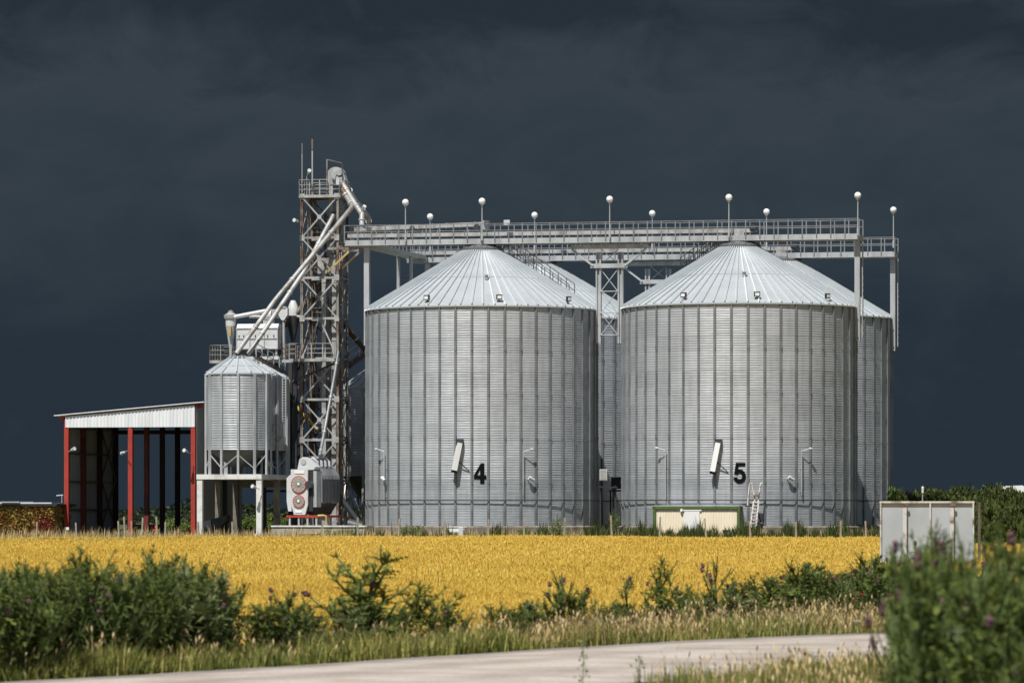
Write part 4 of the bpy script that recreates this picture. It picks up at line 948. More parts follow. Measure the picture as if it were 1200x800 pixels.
m = MB(); m.bar(Q(883, 580.5), Q(890, 580.5), 0.3, 0.1); m.build('top_step', M['redbright'] if False else M['rust'], st)
for a, b in ((Q(888, 598, 0.3), Q(894, 618, 0.5)), (Q(881, 606, 0.2), Q(876, 619, 0.4))):
    m = MB(); m.bar(a, b, 0.06); m.build('prop', M['motor'], st)
m = MB(); m.bar(Q(884, 612.5, 0.1), Q(893, 612.5, 0.4), 0.08); m.build('tie_bar', M['yellow'], st)
m = MB(); m.bar(Q(877, 618.5, 0), Q(885, 618.5, 0), 0.1); m.build('axle', M['redbright'], st)
m = MB(); m.bar(Q(873, 592.5), Q(882, 592.5), 0.08); m.build('side_arm', M['dark'], st)
# trough
t = thing('water_trough', 'white tub shaped trough on the field edge before silo 4', 'trough', P(535, 624, 296), R_(4)); t.location.z = 0.0
s = 296/FPX
m = MB(); m.prism([(-0.58, -0.3, 0.92), (-0.5, -0.3, 0.60), (0.38, -0.3, 0.60), (0.58, -0.3, 0.92)], (0, 0.6, 0)); m.build('tub', M['globe'], t)
m = MB(); m.box((0.25, -0.32, 0.42), (0.3, 0.3, 0.95)); m.build('pedestal', M['white'], t)
m = MB(); m.box((0, 0, 0.935), (1.26, 0.7, 0.05)); m.build('rim', M['globe'], t)

# ------------------------------------------------------------------ fence posts at the far edge of the field
pp = [(43, 611), (90, 612), (140, 610), (147, 605), (154, 610), (166, 606), (184, 605), (193.5, 611), (233, 611), (272.5, 611), (377, 609), (419, 606), (466.5, 607), (522, 606.5), (571.5, 608), (613.5, 606), (660.5, 606), (717.5, 603.5), (772.5, 605), (828, 607), (880, 610), (933, 611), (985, 610), (1015, 610)]
pm_ = MB(); pm_.add([(-.055, -.055, -0.4), (.055, -.055, -0.4), (.055, .055, -0.4), (-.055, .055, -0.4), (-.05, -.05, 1), (.05, -.05, 1), (.05, .05, 1), (-.05, .05, 1)],
        [(3, 2, 1, 0), (4, 5, 6, 7), (0, 1, 5, 4), (1, 2, 6, 5), (2, 3, 7, 6), (3, 0, 4, 7)])
po = None
for i, (px, py) in enumerate(pp):
    Y = 294.0-px*0.004+random.uniform(-0.4, 0.4); p = P(px, py, Y); g = G(p.x, Y)
    o = pm_.build('fence_post', M['post']) if po is None else po.copy()
    if po is None: po = o; tag(o, 'weathered pale fence post at the far edge of the wheat field', 'fence post', 'fence posts along the far field edge')
    else: COL.objects.link(o)
    o.location = (p.x, Y, g); o.scale = (1, 1, p.z-g); o.rotation_euler = (random.uniform(-.03, .03), random.uniform(-.06, .06), random.uniform(-.4, .4))

# ------------------------------------------------------------------ billboard seen from behind
BY = 150.0; s = BY/FPX; q = P(1032, 662, BY)
bd = thing('billboard', 'back of a zinc billboard with peeling white frame standing in the wheat', 'billboard', (q.x, BY, 0), -R_(4))
z0, z1 = P(0, 662, BY).z, P(0, 588, BY).z; bw = 108*s
m = MB(); m.box((bw/2, 0.05, (z0+z1)/2), (bw, 0.03, z1-z0)); m.build('panel', M['board'], bd)
m = MB(); m.box((bw/2, -0.01, z1), (bw+0.08, 0.09, 0.06)); m.build('frame_rail', M['boardframe'], bd)
m = MB(); m.box((bw/2, -0.01, z0), (bw+0.08, 0.09, 0.05)); m.build('frame_rail', M['boardframe'], bd)
for x in (0, bw*0.535, bw): 
    m = MB(); m.box((x, -0.012, (z0+z1)/2), (0.05, 0.08, z1-z0)); m.build('frame_stile', M['boardframe'], bd)
g = G(q.x, BY)
for x in (28*s, 83*s):
    m = MB(); m.box((x, -0.08, (g-0.4+z1-0.05)/2), (0.13, 0.12, z1-0.05-g+0.4)); m.build('post', M['boardframe'], bd)
    m = MB(); m.box((x+0.02, -0.15, z1-0.08), (0.2, 0.05, 0.1)); m.build('clamp', M['rust'], bd)
m = MB(); m.bar((bw+0.2, 0.1, g-0.3), (bw+0.2, 0.1, z1), 0.09); m.build('post', M['rustdark'], bd, label='rusty outer post beside the frame')

# ------------------------------------------------------------------ vegetation tools
def quads_from(c, d, n, ln, wd, fold=0.0):
    """leaf: diamond like quad; c base points (N,3), d direction, n side vector"""
    a = c; b = c+d*ln[:, None]*0.45+n*wd[:, None]*0.5; e = c+d*ln[:, None]; g = c+d*ln[:, None]*0.45-n*wd[:, None]*0.5
    v = np.stack([a, b, e, g], 1).reshape(-1, 3); f = np.arange(len(v)).reshape(-1, 4); return v, f
def unit(a): return a/np.maximum(np.linalg.norm(a, axis=1, keepdims=True), 1e-9)
def leaf_cloud(pts, ln, wd, up=0.0, rg=rng):
    n = len(pts); d = rg.normal(size=(n, 3)); d[:, 2] = d[:, 2]*0.7+up; d = unit(d)
    s = unit(np.cross(d, rg.normal(size=(n, 3))))
    return quads_from(pts, d, s, ln*(0.6+0.8*rg.random(n)), wd*(0.6+0.8*rg.random(n)))
def thistle_leaf(base, d, side, ln, wd, droop, V, F):
    """spiny lobed leaf: central rib with toothed edges"""
    k = 5; up = Vector((0, 0, 1)); o = len(V)
    for i in range(k+1):
        t = i/k; c = base+d*ln*t-up*droop*ln*t*t
        V.append(tuple(c))
        if i < k:
            w = wd*(0.35+0.65*math.sin(PI*min(1, t*0.85+0.22)))
            tt = t+0.75/k; cc = base+d*ln*tt-up*droop*ln*tt*tt
            V.append(tuple(cc+side*w+up*0.15*w)); V.append(tuple(cc-side*w+up*0.15*w))
    for i in range(k):
        b = o+i*3; nx = o+(i+1)*3
        F.append((b, b+1, nx, nx)); F.append((b, nx, b+2, b+2))
def thistle_proto(name, h, spread, nb, leaf, seed, heads=6, bushy=1.0, grey=False):
    rd = random.Random(seed); V = []; F = []; sm_ = MB(); tips = []
    def rv(): return Vector((rd.gauss(0, 1), rd.gauss(0, 1), rd.gauss(0, 0.6))).normalized()
    def shoot(p0, d0, ln, r, depth):
        n = max(3, int(ln/0.11)); p = Vector(p0); d = Vector(d0).normalized(); pts = [p.copy()]
        for i in range(n):
            d = (d+Vector((rd.gauss(0, .07), rd.gauss(0, .07), 0.10*(1 if depth else 0.4)))).normalized(); p = p+d*ln/n; pts.append(p.copy())
            t = (i+1)/n
            for _ in range(5 if depth < 2 else 4):
                ax = d.orthogonal().normalized(); ax.rotate(Quaternion(d, rd.uniform(0, 2*PI)))
                ld = (ax*(0.9-0.3*t)+d*(0.5+0.4*t)+Vector((0, 0, 0.1))).normalized(); sd = ld.cross(d)
                if sd.length < 1e-3: continue
                sd.normalize(); ll = leaf*(1.15-0.72*t)*rd.uniform(0.6, 1.25)*(1 if depth == 0 else 0.75)
                thistle_leaf(p, ld, sd, ll, ll*0.21, rd.uniform(0.1, 0.5), V, F)
        sm_.tube(pts, r, 5, r*0.5); tips.append((p.copy(), d.copy()))
        return pts
    main = shoot((0, 0, -0.1), (rd.gauss(0, .05), rd.gauss(0, .05), 1), h*0.92, 0.016, 0)
    for b in range(nb):
        t = 0.12+0.75*b/nb+rd.uniform(0, .06); i = min(len(main)-2, int(t*len(main))); p = main[i]
        az = b*2.4+rd.uniform(-.4, .4); out = Vector((math.cos(az), math.sin(az), 0))
        ln = h*(0.62-0.38*t)*rd.uniform(0.75, 1.2)
        br = shoot(p, out*spread+Vector((0, 0, 0.8)), ln, 0.011, 1)
        for s_ in range(rd.randint(1, 3)):
            j = rd.randint(len(br)//3, len(br)-2); a2 = rd.uniform(0, 2*PI)
            shoot(br[j], Vector((math.cos(a2), math.sin(a2), 0))*spread*0.9+out*0.3+Vector((0, 0, 1)), ln*rd.uniform(.25, .5), 0.007, 2)
    for b in range(int(14*bushy)):           # basal leaves
        az = rd.uniform(0, 2*PI); el = rd.uniform(0.1, 1.1); d = Vector((math.cos(az)*math.cos(el), math.sin(az)*math.cos(el), math.sin(el)))
        sd = d.cross(Vector((0, 0, 1))).normalized(); ll = leaf*rd.uniform(1.2, 2.3)
        thistle_leaf(Vector((rd.gauss(0, .06), rd.gauss(0, .06), rd.uniform(0, 0.35*h*bushy))), d, sd, ll, ll*0.2, rd.uniform(0.2, 0.6), V, F)
    t = thing(name, 'x', 'thistle', (0, 0, -50), 0)
    sm_.build('stem', M['stemgreen'], t)
    tri = [f[:3] if f[2] == f[3] else f for f in F]
    tri = np.array(tri); v = np.array(V)
    link('foliage', npmesh('foliage', v, tri, [M['thistlegrey'] if grey else M['thistle']]), None, t)
    rd.shuffle(tips); hm = MB(); hm.lathe([(0.006, -0.014), (0.019, 0.0), (0.021, 0.012), (0.014, 0.02), (0.02, 0.034), (0.009, 0.04)], 8)
    me = bpy.data.meshes.new('flower_head'); me.from_pydata(hm.v, [], hm.f); me.materials.append(M['flower'])
    for p, d in tips[:heads]:
        o = link('flower_head', me, None, t); o.location = p+d*0.02; o.rotation_euler = d.to_track_quat('Z', 'Y').to_euler()
    return t
TP = {
 'tall': thistle_proto('thistle_plant', 1.0, 0.75, 11, 0.18, 1, 2, 1.6),
 'bush': thistle_proto('thistle_plant', 0.85, 0.7, 14, 0.15, 2, 1, 2.0),
 'cand': thistle_proto('thistle_plant', 1.0, 0.62, 7, 0.085, 3, 5, 0.6),
 'bushb': thistle_proto('thistle_plant', 0.95, 0.45, 12, 0.14, 4, 1, 1.6),
 'thin': thistle_proto('thistle_plant', 1.0, 0.5, 5, 0.12, 5, 3, 0.7),
 'grey': thistle_proto('thistle_plant', 0.9, 0.6, 10, 0.18, 6, 1, 2.0, True),
 'big': thistle_proto('thistle_plant', 1.0, 0.55, 15, 0.13, 8, 1, 2.4),
}
used = set()
def plant(kind, x, y, h, label, group=None, rz=None, sx=1.0):
    z = G(x, y); rz = random.uniform(0, 2*PI) if rz is None else rz; pr = TP[kind]
    if kind not in used:
        used.add(kind); o = pr; o.location = (x, y, z); o.rotation_euler = (0, 0, rz); o.scale = (h*sx, h*sx, h)
    else: o = dup(pr, (x, y, z), rz, (h*sx, h*sx, h))
    o['label'] = label
    if group: o['group'] = group
    elif 'group' in o: del o['group']
    return o
def at(px, Y): return ((px-600.0)*Y/FPX, Y)
V1 = 'thistles along the road verge'
for kind, px, Y, h, sx, lab in (
    ('tall', 437, 63.5, 1.55, 1.25, 'tallest branching thistle on the verge, standing well above the wheat edge'),
    ('tall', 402, 62.8, 1.0, 1.2, 'shorter branching thistle close on the left of the tallest one'),
    ('tall', 480, 64.0, 1.05, 1.1, 'shorter branching thistle close on the right of the tallest one'),
    ('big', 345, 61.0, 0.95, 1.1, 'leafy bush-like thistle right of the slender one'),
    ('bushb', 412, 62.5, 0.95, 1.2, 'dense low thistle at the foot of the tallest branching one, on its left'),
    ('bushb', 452, 63.0, 0.9, 1.2, 'dense low thistle at the foot of the tallest branching one, on its right'),
    ('thin', 326, 60.5, 1.2, 0.8, 'slender thistle just right of the big dark thicket'),
    ('bush', 375, 61.5, 0.95, 1.1, 'bushy thistle between the slender one and the tallest one'),
    ('cand', 300, 60.0, 0.9, 1.0, 'sparse thistle at the edge of the dark thicket'),
    ('tall', 520, 65.0, 0.92, 0.9, 'medium thistle to the right of the tallest one'),
    ('thin', 498, 64.5, 0.8, 1.0, 'thin thistle between the tallest and the medium one'),
    ('bush', 592, 68.5, 0.66, 1.3, 'low dark bushy thistle near the middle of the verge'),
    ('cand', 662, 69.5, 1.32, 0.9, 'open candelabra thistle with pink heads in the middle of the verge'),
    ('thin', 742, 71.0, 1.1, 0.85, 'small upright thistle right of the candelabra one'),
    ('tall', 768, 72.0, 1.25, 0.62, 'upright dark thistle rising from dry grass'),
    ('bush', 800, 73.5, 0.7, 1.2, 'low thistle right of the upright dark one'),
    ('cand', 838, 76.0, 1.4, 0.8, 'airy thistle with bare tips where the wheat ends'),
    ('bush', 905, 84.0, 1.15, 1.15, 'left plant of the dark thistle clump before the billboard'),
    ('big', 930, 84.5, 1.25, 1.0, 'tallest plant of the dark thistle clump before the billboard'),
    ('bushb', 958, 85.0, 1.1, 1.1, 'right plant of the dark thistle clump before the billboard'),
    ('thin', 985, 79.5, 1.0, 1.0, 'spindly thistle between the dark clump and the billboard'),
    ('cand', 1008, 80.0, 1.2, 0.9, 'thistle with brown seed heads near the billboard frame'),
    ('bush', 1022, 79.0, 1.1, 1.0, 'thick thistle just left of the billboard frame'),
    ('cand', 1044, 81.0, 1.42, 0.75, 'tall thistle silhouetted against the pale billboard panel'),
    ('thin', 1085, 82.0, 1.6, 0.7, 'very tall thin thistle before the middle of the billboard'),
    ('bush', 1075, 80.0, 1.1, 1.1, 'bushy thistle at the foot of the billboard'),
    ('bush', 1130, 81.0, 1.2, 1.1, 'bushy thistle at the right edge of the billboard'),
    ('cand', 1170, 83.0, 1.3, 1.0, 'airy thistle right of the billboard, before the hedge')):
    x, y = at(px, Y); plant(kind, x, y, h*1.12, lab, V1, sx=sx*1.3)
rq = random.Random(77)
for px, Y, h in [(rq.uniform(295, 610), 0, rq.uniform(.55, .95)) for _ in range(36)]+[(rq.uniform(600, 870), 0, rq.uniform(.45, 1.05)) for _ in range(44)]+[(rq.uniform(860, 1130), 0, rq.uniform(.9, 1.5)) for _ in range(44)]:
    x0 = (px-600)*64/FPX
    fq = rq.uniform(0.35, 1.0) if px < 600 else rq.uniform(0.45, 0.95)
    for _ in range(6): Y = float(road_far(x0))+1.0+fq*(float(verge_w(x0))-0.8); x0 = (px-600)*Y/FPX
    if px < 610 and 540 < px < 575: continue
    plant(['bush', 'bushb', 'big', 'grey'][rq.randrange(4)], x0, Y, h, 'low leafy thistle filling in among taller ones on the verge', 'low thistles filling the verge', sx=rq.uniform(1.1, 1.5))
TG = 'thistles of the dense thicket on the left'
kinds = ['bush', 'bushb', 'big', 'grey', 'bush', 'big', 'cand']
rt_ = random.Random(21)
for i in range(88):
    px = rt_.uniform(-40, 285); x0 = (px-600)*57/FPX
    lim = road_far(x0); Y = lim+rt_.uniform(1.2, 5.5)
    x, y = at(px, Y); k = kinds[i % len(kinds)]
    top = 645 if px < 235 else 645+(px-235)*1.0
    top += rt_.uniform(-8, 28); zt_ = CAMZ-(top-HZ)*Y/FPX; h = max(0.5, zt_-G(x, y))
    plant(k, x, y, h*1.0, 'dark green thistle in the dense thicket between road and wheat', TG, sx=rt_.uniform(0.8, 1.05))
RG = 'blurred tall thistles close to the camera'
for i in range(21):
    px = rt_.uniform(1050, 1300); Y = rt_.uniform(30, 40)
    top = (684-(px-1030)*0.75 if px < 1120 else 614)+rt_.uniform(-12, 70); zt_ = CAMZ-(top-HZ)*Y/FPX
    x, y = at(px, Y); plant(['big', 'bushb', 'bush', 'big', 'grey'][i % 5], x, y, max(0.6, (zt_-G(x, y))*1.05), 'tall blurred thistle close to the camera before the billboard', RG, sx=rt_.uniform(0.5, 0.8))
for i, (px, top) in enumerate(((1052, 640), (1068, 604), (1086, 628), (1104, 598), (1062, 655), (1078, 618), (1096, 640), (1112, 606), (1128, 632), (1142, 585), (1160, 608), (1176, 580), (1190, 600), (1210, 590), (1236, 600))):
    Y = 33+(i*2.7) % 7; zt_ = CAMZ-(top-HZ)*Y/FPX; x, y = at(px, Y)
    plant(['cand', 'thin', 'tall'][i % 3], x, y, (zt_-G(x, y))*1.04, 'tall thin blurred thistle stalk rising above the near clump', 'thin thistle stalks of the near clump', sx=0.62)
for k in TP:
    if k not in used:
        for ch in list(TP[k].children): bpy.data.objects.remove(ch)
        bpy.data.objects.remove(TP[k])

# shrubs and trees ------------------------------------------------------------
def shrub_proto(name, cat, seed, n, r, h, leaf, m_, trunk=0.25):
    rg = np.random.default_rng(seed); k = 26
    cen = rg.normal(size=(k, 3)); cen = unit(cen)*(rg.random((k, 1))**0.5); cen[:, 2] = cen[:, 2]*0.42+0.52
    cen = cen*np.array([r, r, h]); cr = (0.18+0.22*rg.random(k))*r
    idx = rg.integers(0, k, n); off = unit(rg.normal(size=(n, 3)))*(rg.random((n, 1))**0.4)*cr[idx][:, None]*np.array([1, 1, 0.8])
    p = cen[idx]+off; p[:, 2] = np.abs(p[:, 2])
    v, f = leaf_cloud(p, leaf, leaf*0.6, 0.25, rg)
    t = thing(name, 'x', cat, (0, 0, 0), 0)
    link('crown', npmesh('crown', v, f, [m_]), None, t)
    m = MB(); m.tube([(0, 0, -0.2), (0.03, 0, h*0.3), (-0.02, 0.05, h*0.65)], trunk*0.3, 7, 0.02)
    for b in range(5):
        c = Vector(cen[b]); m.tube([(0, 0, h*0.18), c*0.5+Vector((0, 0, h*0.1)), c], trunk*0.14, 5, 0.012)
    m.build('trunk', M['bark'], t); return t
def scatter_shrubs(name, cat, seeds, n, leaf, m_, spots, group, trunk=0.25):
    pr = [shrub_proto(name, cat, s_, n, 1.0, 1.0, leaf, m_, trunk) for s_ in seeds]; us = set()
    for i, (x, y, z, r, h, lab) in enumerate(spots):
        j = i % len(pr); o = pr[j] if j not in us else dup(pr[j], (0, 0, 0)); us.add(j)
        o.location = (x, y, z); o.rotation_euler = (0, 0, random.uniform(0, 6.28)); o.scale = (r, r, h); o['label'] = lab; o['group'] = group
    for j in range(len(pr)):
        if j not in us:
            for ch in list(pr[j].children): bpy.data.objects.remove(ch)
            bpy.data.objects.remove(pr[j])
hed = []
for i in range(30):
    px = 1040+i*9.5+random.uniform(-6, 6); Y = random.uniform(330, 372); p = P(px, 0, Y)
    top = 575+random.uniform(-1, 6) if px < 1130 else 571+random.uniform(-1, 6)
    zt_ = CAMZ-(top-HZ)*Y/FPX; hed.append((p.x, Y, 0.1, random.uniform(1.2, 2.0), zt_-0.1, 'dense green shrub in the hedge behind the billboard'))
for i in range(26):
    px = 1125+i*6+random.uniform(-6, 6); Y = random.uniform(220, 300); p = P(px, 0, Y); top = 590+random.uniform(-4, 20)
    zt_ = CAMZ-(top-HZ)*Y/FPX; g = G(p.x, Y); hed.append((p.x, Y, g, random.uniform(1.0, 1.7), max(0.7, zt_-g), 'dense green shrub in the hedge behind the billboard'))
scatter_shrubs('hedge_shrub', 'shrub', (11, 12, 13), 2600, 0.14, M['shrub'], hed, 'shrubs of the hedge on the right')
bs = []
for px, Y, top, r, lab in ((197, 336, 607, 1.2, 'bright green bush seen through the open shed, left of its right column'), (216, 338, 612, 1.1, 'bright green bush beside the right column inside the shed opening'), (184, 345, 616, 1.0, 'low bush seen through the middle of the shed opening'),
      (290, 345, 607, 1.3, 'light green bush under the concrete table, just right of its shaded wall'), (301, 352, 605, 1.4, 'light green bush behind the front column of the concrete table'), (318, 350, 603, 1.5, 'tallest light green bush between concrete table and dryer'),
      (332, 352, 606, 1.3, 'light green bush beside the left edge of the dryer'), (1049, 318, 574, 0.9, 'yellowish bush against the foot of the rear silo at the right')):
    p = P(px, top, Y); bs.append((p.x, Y, 0.2, r, p.z-0.2, lab))
scatter_shrubs('light_bush', 'bush', (31, 32), 2200, 0.13, M['limebush'], bs, 'light green bushes behind the buildings')
ws = []
for px, Y, top, r, lab in ((474, 297, 615, 0.4, 'small weed on the field edge before the left part of silo 4'), (487, 297, 613.5, 0.5, 'rounder weed on the field edge right beside the smaller one'), (653, 296, 605, 0.42, 'tall pale weed on the field edge before the right part of silo 4'),
      (614, 296, 617, 0.4, 'low weed right of the middle of silo 4'), (388, 302, 620, 0.7, 'dark low weed before the concrete pad'), (404, 302, 619, 0.6, 'dark low weed at the end of the concrete pad'),
      (720, 300, 600, 0.4, 'tall flowering weed in the gap between silos 4 and 5')):
    p = P(px, top, Y); ws.append((p.x, Y, G(p.x, Y), r, p.z-G(p.x, Y), lab))
scatter_shrubs('tall_weed', 'weed', (41, 42), 420, 0.16, M['limebush'], ws, 'weeds along the far field edge')
# vine on the low building
def vine(name, m_, n, lab, seed, sz):
    rg = np.random.default_rng(seed); k = 22
    cx_ = rg.uniform(-7.8, -0.3, k); cz_ = rg.uniform(0.0, 2.0, k); i = rg.integers(0, k, n)
    p = np.stack([np.clip(cx_[i]+rg.normal(0, 0.55, n), -8, 0), -0.03-rg.random(n)*0.12, np.clip(cz_[i]+rg.normal(0, 0.35, n), 0, 2.12)], 1)
    j = rg.random(n) < 0.1; p[j, 1] = rg.uniform(0, 3.9, j.sum()); p[j, 0] = 0.05+rg.random(j.sum())*0.1
    v, f = leaf_cloud(p, sz, sz*0.8, 0.0, rg); t = thing(name, lab, 'vine', lb_.location)
    link('foliage', npmesh('foliage', v, f, [m_]), None, t)
    m = MB()
    for q in range(6): m.tube([(cx_[q], -0.03, -0.1), (cx_[q]+0.1, -0.04, 1.0), (cx_[q]-0.2, -0.04, 1.9)], 0.025, 5)
    m.build('stem', M['bark'], t)
vine('climbing_vine', M['vinegreen'], 3000, 'yellow green climbing vine covering the wall of the low building', 3, 0.17)
vine('climbing_vine', M['vinered'], 1500, 'red leaved climbing vine in patches on the low building wall', 4, 0.16)
# far tree line (reads as one mass)
rg = np.random.default_rng(5); n = 26000
px = rg.uniform(-200, 1500, n); Y = rg.uniform(560, 640, n); x = (px-600)*Y/FPX
topz = 1.6+0.9*np.sin(x*0.12)+0.6*np.sin(x*0.31+1)+0.4*np.sin(x*0.9)
z = 0.1+(rg.random(n)**0.6)*np.maximum(0.5, topz)
v, f = leaf_cloud(np.stack([x, Y, z], 1), 0.6, 0.4, 0.2, rg)
struct(link('distant_treeline', npmesh('distant_treeline', v, f, [M['farleaf']]), None), 'stuff')
# white van roof behind the hedge
vq = P(1184, 577, 380)
vn = thing('white_van', 'white van showing only its roof above the hedge at the right edge', 'van', (vq.x, vq.y, 0.2), R_(0))
hz_ = CAMZ-(568.5-HZ)*380/FPX-0.2
m = MB(); m.prism([(-1.0, -0.9, 0.5), (1.1, -0.9, 0.5), (1.1, -0.9, hz_-0.12), (0.95, -0.9, hz_), (-0.7, -0.9, hz_-0.05), (-1.05, -0.9, hz_-0.5), (-1.15, -0.9, 1.2)], (0, 1.8, 0)); m.build('body', M['globe'], vn)
for x in (-0.7, 0.7):
    m = MB(); m.tube([(x, -0.95, 0.33), (x, -0.75, 0.33)], 0.33, 18); m.build('wheel', M['black'], vn)
m = MB(); m.prism([(-1.02, -0.92, 1.9), (-0.5, -0.92, 1.9), (-0.5, -0.92, 2.4), (-0.9, -0.92, 2.4)], (0, 0.015, 0)); m.build('window', M['dark'], vn)
t = thing('marker_post', 'thin white marker post poking above the hedge', 'post', P(1081, 578, 330), 0); t.location.z = 0.2
m = MB(); h = P(0, 569.5, 330).z-0.2; m.tube([(0, 0, 0), (0, 0, h-0.5)], 0.05, 8); m.build('pole', M['galv'], t); m = MB(); m.lathe([(0.1, h-0.5), (0.12, h-0.1), (0.03, h)], 10); m.build('cap', M['globe'], t, True)

# ------------------------------------------------------------------ wheat
def wheat():
    rg = np.random.default_rng(99); N = 580000
    e = 0.4; y0, y1 = 50.0, 290.0
    u = rg.random(N); Y = (y0**e+u*(y1**e-y0**e))**(1/e); x = (rg.random(N)-0.5)*Y*0.40
    ok = Y > wheat_edge(x)+rg.random(N)*0.5; x = x[ok]; Y = Y[ok]
    # drill rows and thinner patches
    gap = np.sin(x*0.55+Y*0.11)+np.sin(x*1.3-Y*0.07+2)
    ok = rg.random(len(x)) < np.where(gap < -1.5, 0.55, 1.0); x = x[ok]; Y = Y[ok]; n = len(x)
    g = gz(x, Y); hgt = 0.64+0.05*rg.normal(size=n)+0.04*np.sin(x*0.7+Y*0.23)+0.06*np.sin(x*0.21+Y*0.05)*np.sin(x*0.083+1)
    wsc = np.clip(Y/125, 0.7, 2.0)
    lean = rg.normal(size=(n, 3))*0.16; lean[:, 2] = 0; lean[:, 0] += 0.12
    base = np.stack([x, Y, g+hgt*0.45], 1); top = np.stack([x, Y, g+hgt], 1)+lean*0.4
    az = rg.random(n)*PI; s = np.stack([np.cos(az), np.sin(az), 0*az], 1)
    w1 = (0.006*wsc)[:, None]
    stem = np.stack([base-s*w1, base+s*w1, top+s*w1*0.6, top-s*w1*0.6], 1)
    d = unit(np.stack([lean[:, 0]*1.2+rg.normal(size=n)*0.3, lean[:, 1]*1.2+rg.normal(size=n)*0.3, 0.9+0*x], 1))
    ln = (0.075+0.03*rg.random(n))*np.sqrt(wsc); w2 = (0.014*wsc)[:, None]
    ears = []
    for q in (s, np.cross(d, s)):
        q = unit(q); ears.append(np.stack([top, top+d*ln[:, None]*0.4+q*w2, top+d*ln[:, None]*1.15, top+d*ln[:, None]*0.4-q*w2], 1))
    v = np.concatenate([stem.reshape(-1, 3)]+[a.reshape(-1, 3) for a in ears]); nq = len(v)//4
    # canopy under the ears
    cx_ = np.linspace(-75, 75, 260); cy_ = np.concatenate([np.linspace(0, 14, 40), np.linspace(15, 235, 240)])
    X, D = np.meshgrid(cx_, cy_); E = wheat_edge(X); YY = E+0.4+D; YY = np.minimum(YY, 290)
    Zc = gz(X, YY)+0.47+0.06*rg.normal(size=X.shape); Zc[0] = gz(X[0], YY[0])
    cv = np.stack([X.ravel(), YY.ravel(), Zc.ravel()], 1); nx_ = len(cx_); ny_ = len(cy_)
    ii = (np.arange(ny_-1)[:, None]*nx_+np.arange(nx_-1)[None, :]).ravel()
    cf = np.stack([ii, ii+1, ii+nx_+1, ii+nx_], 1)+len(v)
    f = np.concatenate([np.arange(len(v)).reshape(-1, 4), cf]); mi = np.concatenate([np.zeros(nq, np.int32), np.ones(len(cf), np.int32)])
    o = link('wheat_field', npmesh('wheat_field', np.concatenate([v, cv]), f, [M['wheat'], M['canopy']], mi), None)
    struct(o, 'stuff'); o['label'] = 'ripe golden wheat filling the field'
wheat()

# ------------------------------------------------------------------ grasses
def blades(name, x, y, h, w, m_, seed, lean=0.35, head=False, z=None):
    rg = np.random.default_rng(seed); n = len(x); g = gz(x, y) if z is None else z
    az = rg.random(n)*2*PI; d = np.stack([np.cos(az), np.sin(az), 0*az], 1); s = np.stack([-np.sin(az), np.cos(az), 0*az], 1)
    cl = np.sin(x*2.3+1.7*np.sin(y*1.1))*np.sin(y*1.9+1.3*np.sin(x*1.6)); hh = h*(0.4+0.9*rg.random(n)**1.4)*(1+0.45*cl); b = np.stack([x, y, g], 1); l = lean*rg.random(n)*hh
    m1 = b+d*(l*0.35)[:, None]; m1[:, 2] += hh*0.55; t = b+d*l[:, None]; t[:, 2] += hh
    w = (w*(0.6+0.8*rg.random(n)))[:, None]*s
    v = np.stack([b-w, b+w, m1+w*0.8, m1-w*0.8, t], 1).reshape(-1, 3); o = np.arange(n)*5
    f = np.concatenate([np.stack([o, o+1, o+2], 1), np.stack([o, o+2, o+3], 1), np.stack([o+3, o+2, o+4], 1)])
    if head:
        k = len(v); hd = t; dd = unit(d*0.6+np.array([0, 0, 1.0])); ln = 0.05+0.06*rg.random(n); ww = s*0.011
        hv_ = np.stack([hd-dd*0.02, hd+dd*ln[:, None]*0.5+ww, hd+dd*ln[:, None]*0.5-ww, hd+dd*ln[:, None]], 1).reshape(-1, 3); o = np.arange(n)*4+k
        v = np.concatenate([v, hv_]); f = np.concatenate([f, np.stack([o, o+1, o+2], 1), np.stack([o+1, o+3, o+2], 1)])
    return struct(link(name, npmesh(name, v, f, [m_]), None), 'stuff')
def verge_pts(n, a, b, seed, x0=-14, x1=16, dens=None):
    rg = np.random.default_rng(seed); x = rg.uniform(x0, x1, n); y = road_far(x)+a+((verge_w(x)+b)-a)*rg.random(n)
    if dens is not None:
        ok = rg.random(n) < dens(x, y); x, y = x[ok], y[ok]
    return x, y
pxof = lambda x, y: 600+x*FPX/y
nz_ = lambda x, y, s=0: 0.5+0.25*(np.sin(x*1.7+s)+np.sin(y*1.1+x*0.6+s*2))
x, y = verge_pts(110000, 0.05, 1.2, 1, dens=lambda x, y: np.where(pxof(x, y) < 300, 1.0, 0.7*nz_(x, y, 1)+0.2)); blades('verge_grass', x, y, 0.26, 0.008, M['grass'], 1, 0.8)
x, y = verge_pts(90000, 0.05, 0.5, 2, dens=lambda x, y: np.where(pxof(x, y) < 620, 0.9*nz_(x, y, 3)+0.1, 0.45*nz_(x, y, 2)+0.1)); blades('pale_grass', x, y, 0.27, 0.007, M['lime'], 2, 0.9)
x, y = verge_pts(110000, 0.1, 1.0, 3, dens=lambda x, y: np.where(pxof(x, y) > 560, 0.6*nz_(x, y, 5)+0.05, 0.07)); blades('dry_grass', x, y, 0.31, 0.004, M['straw'], 3, 0.7, True)
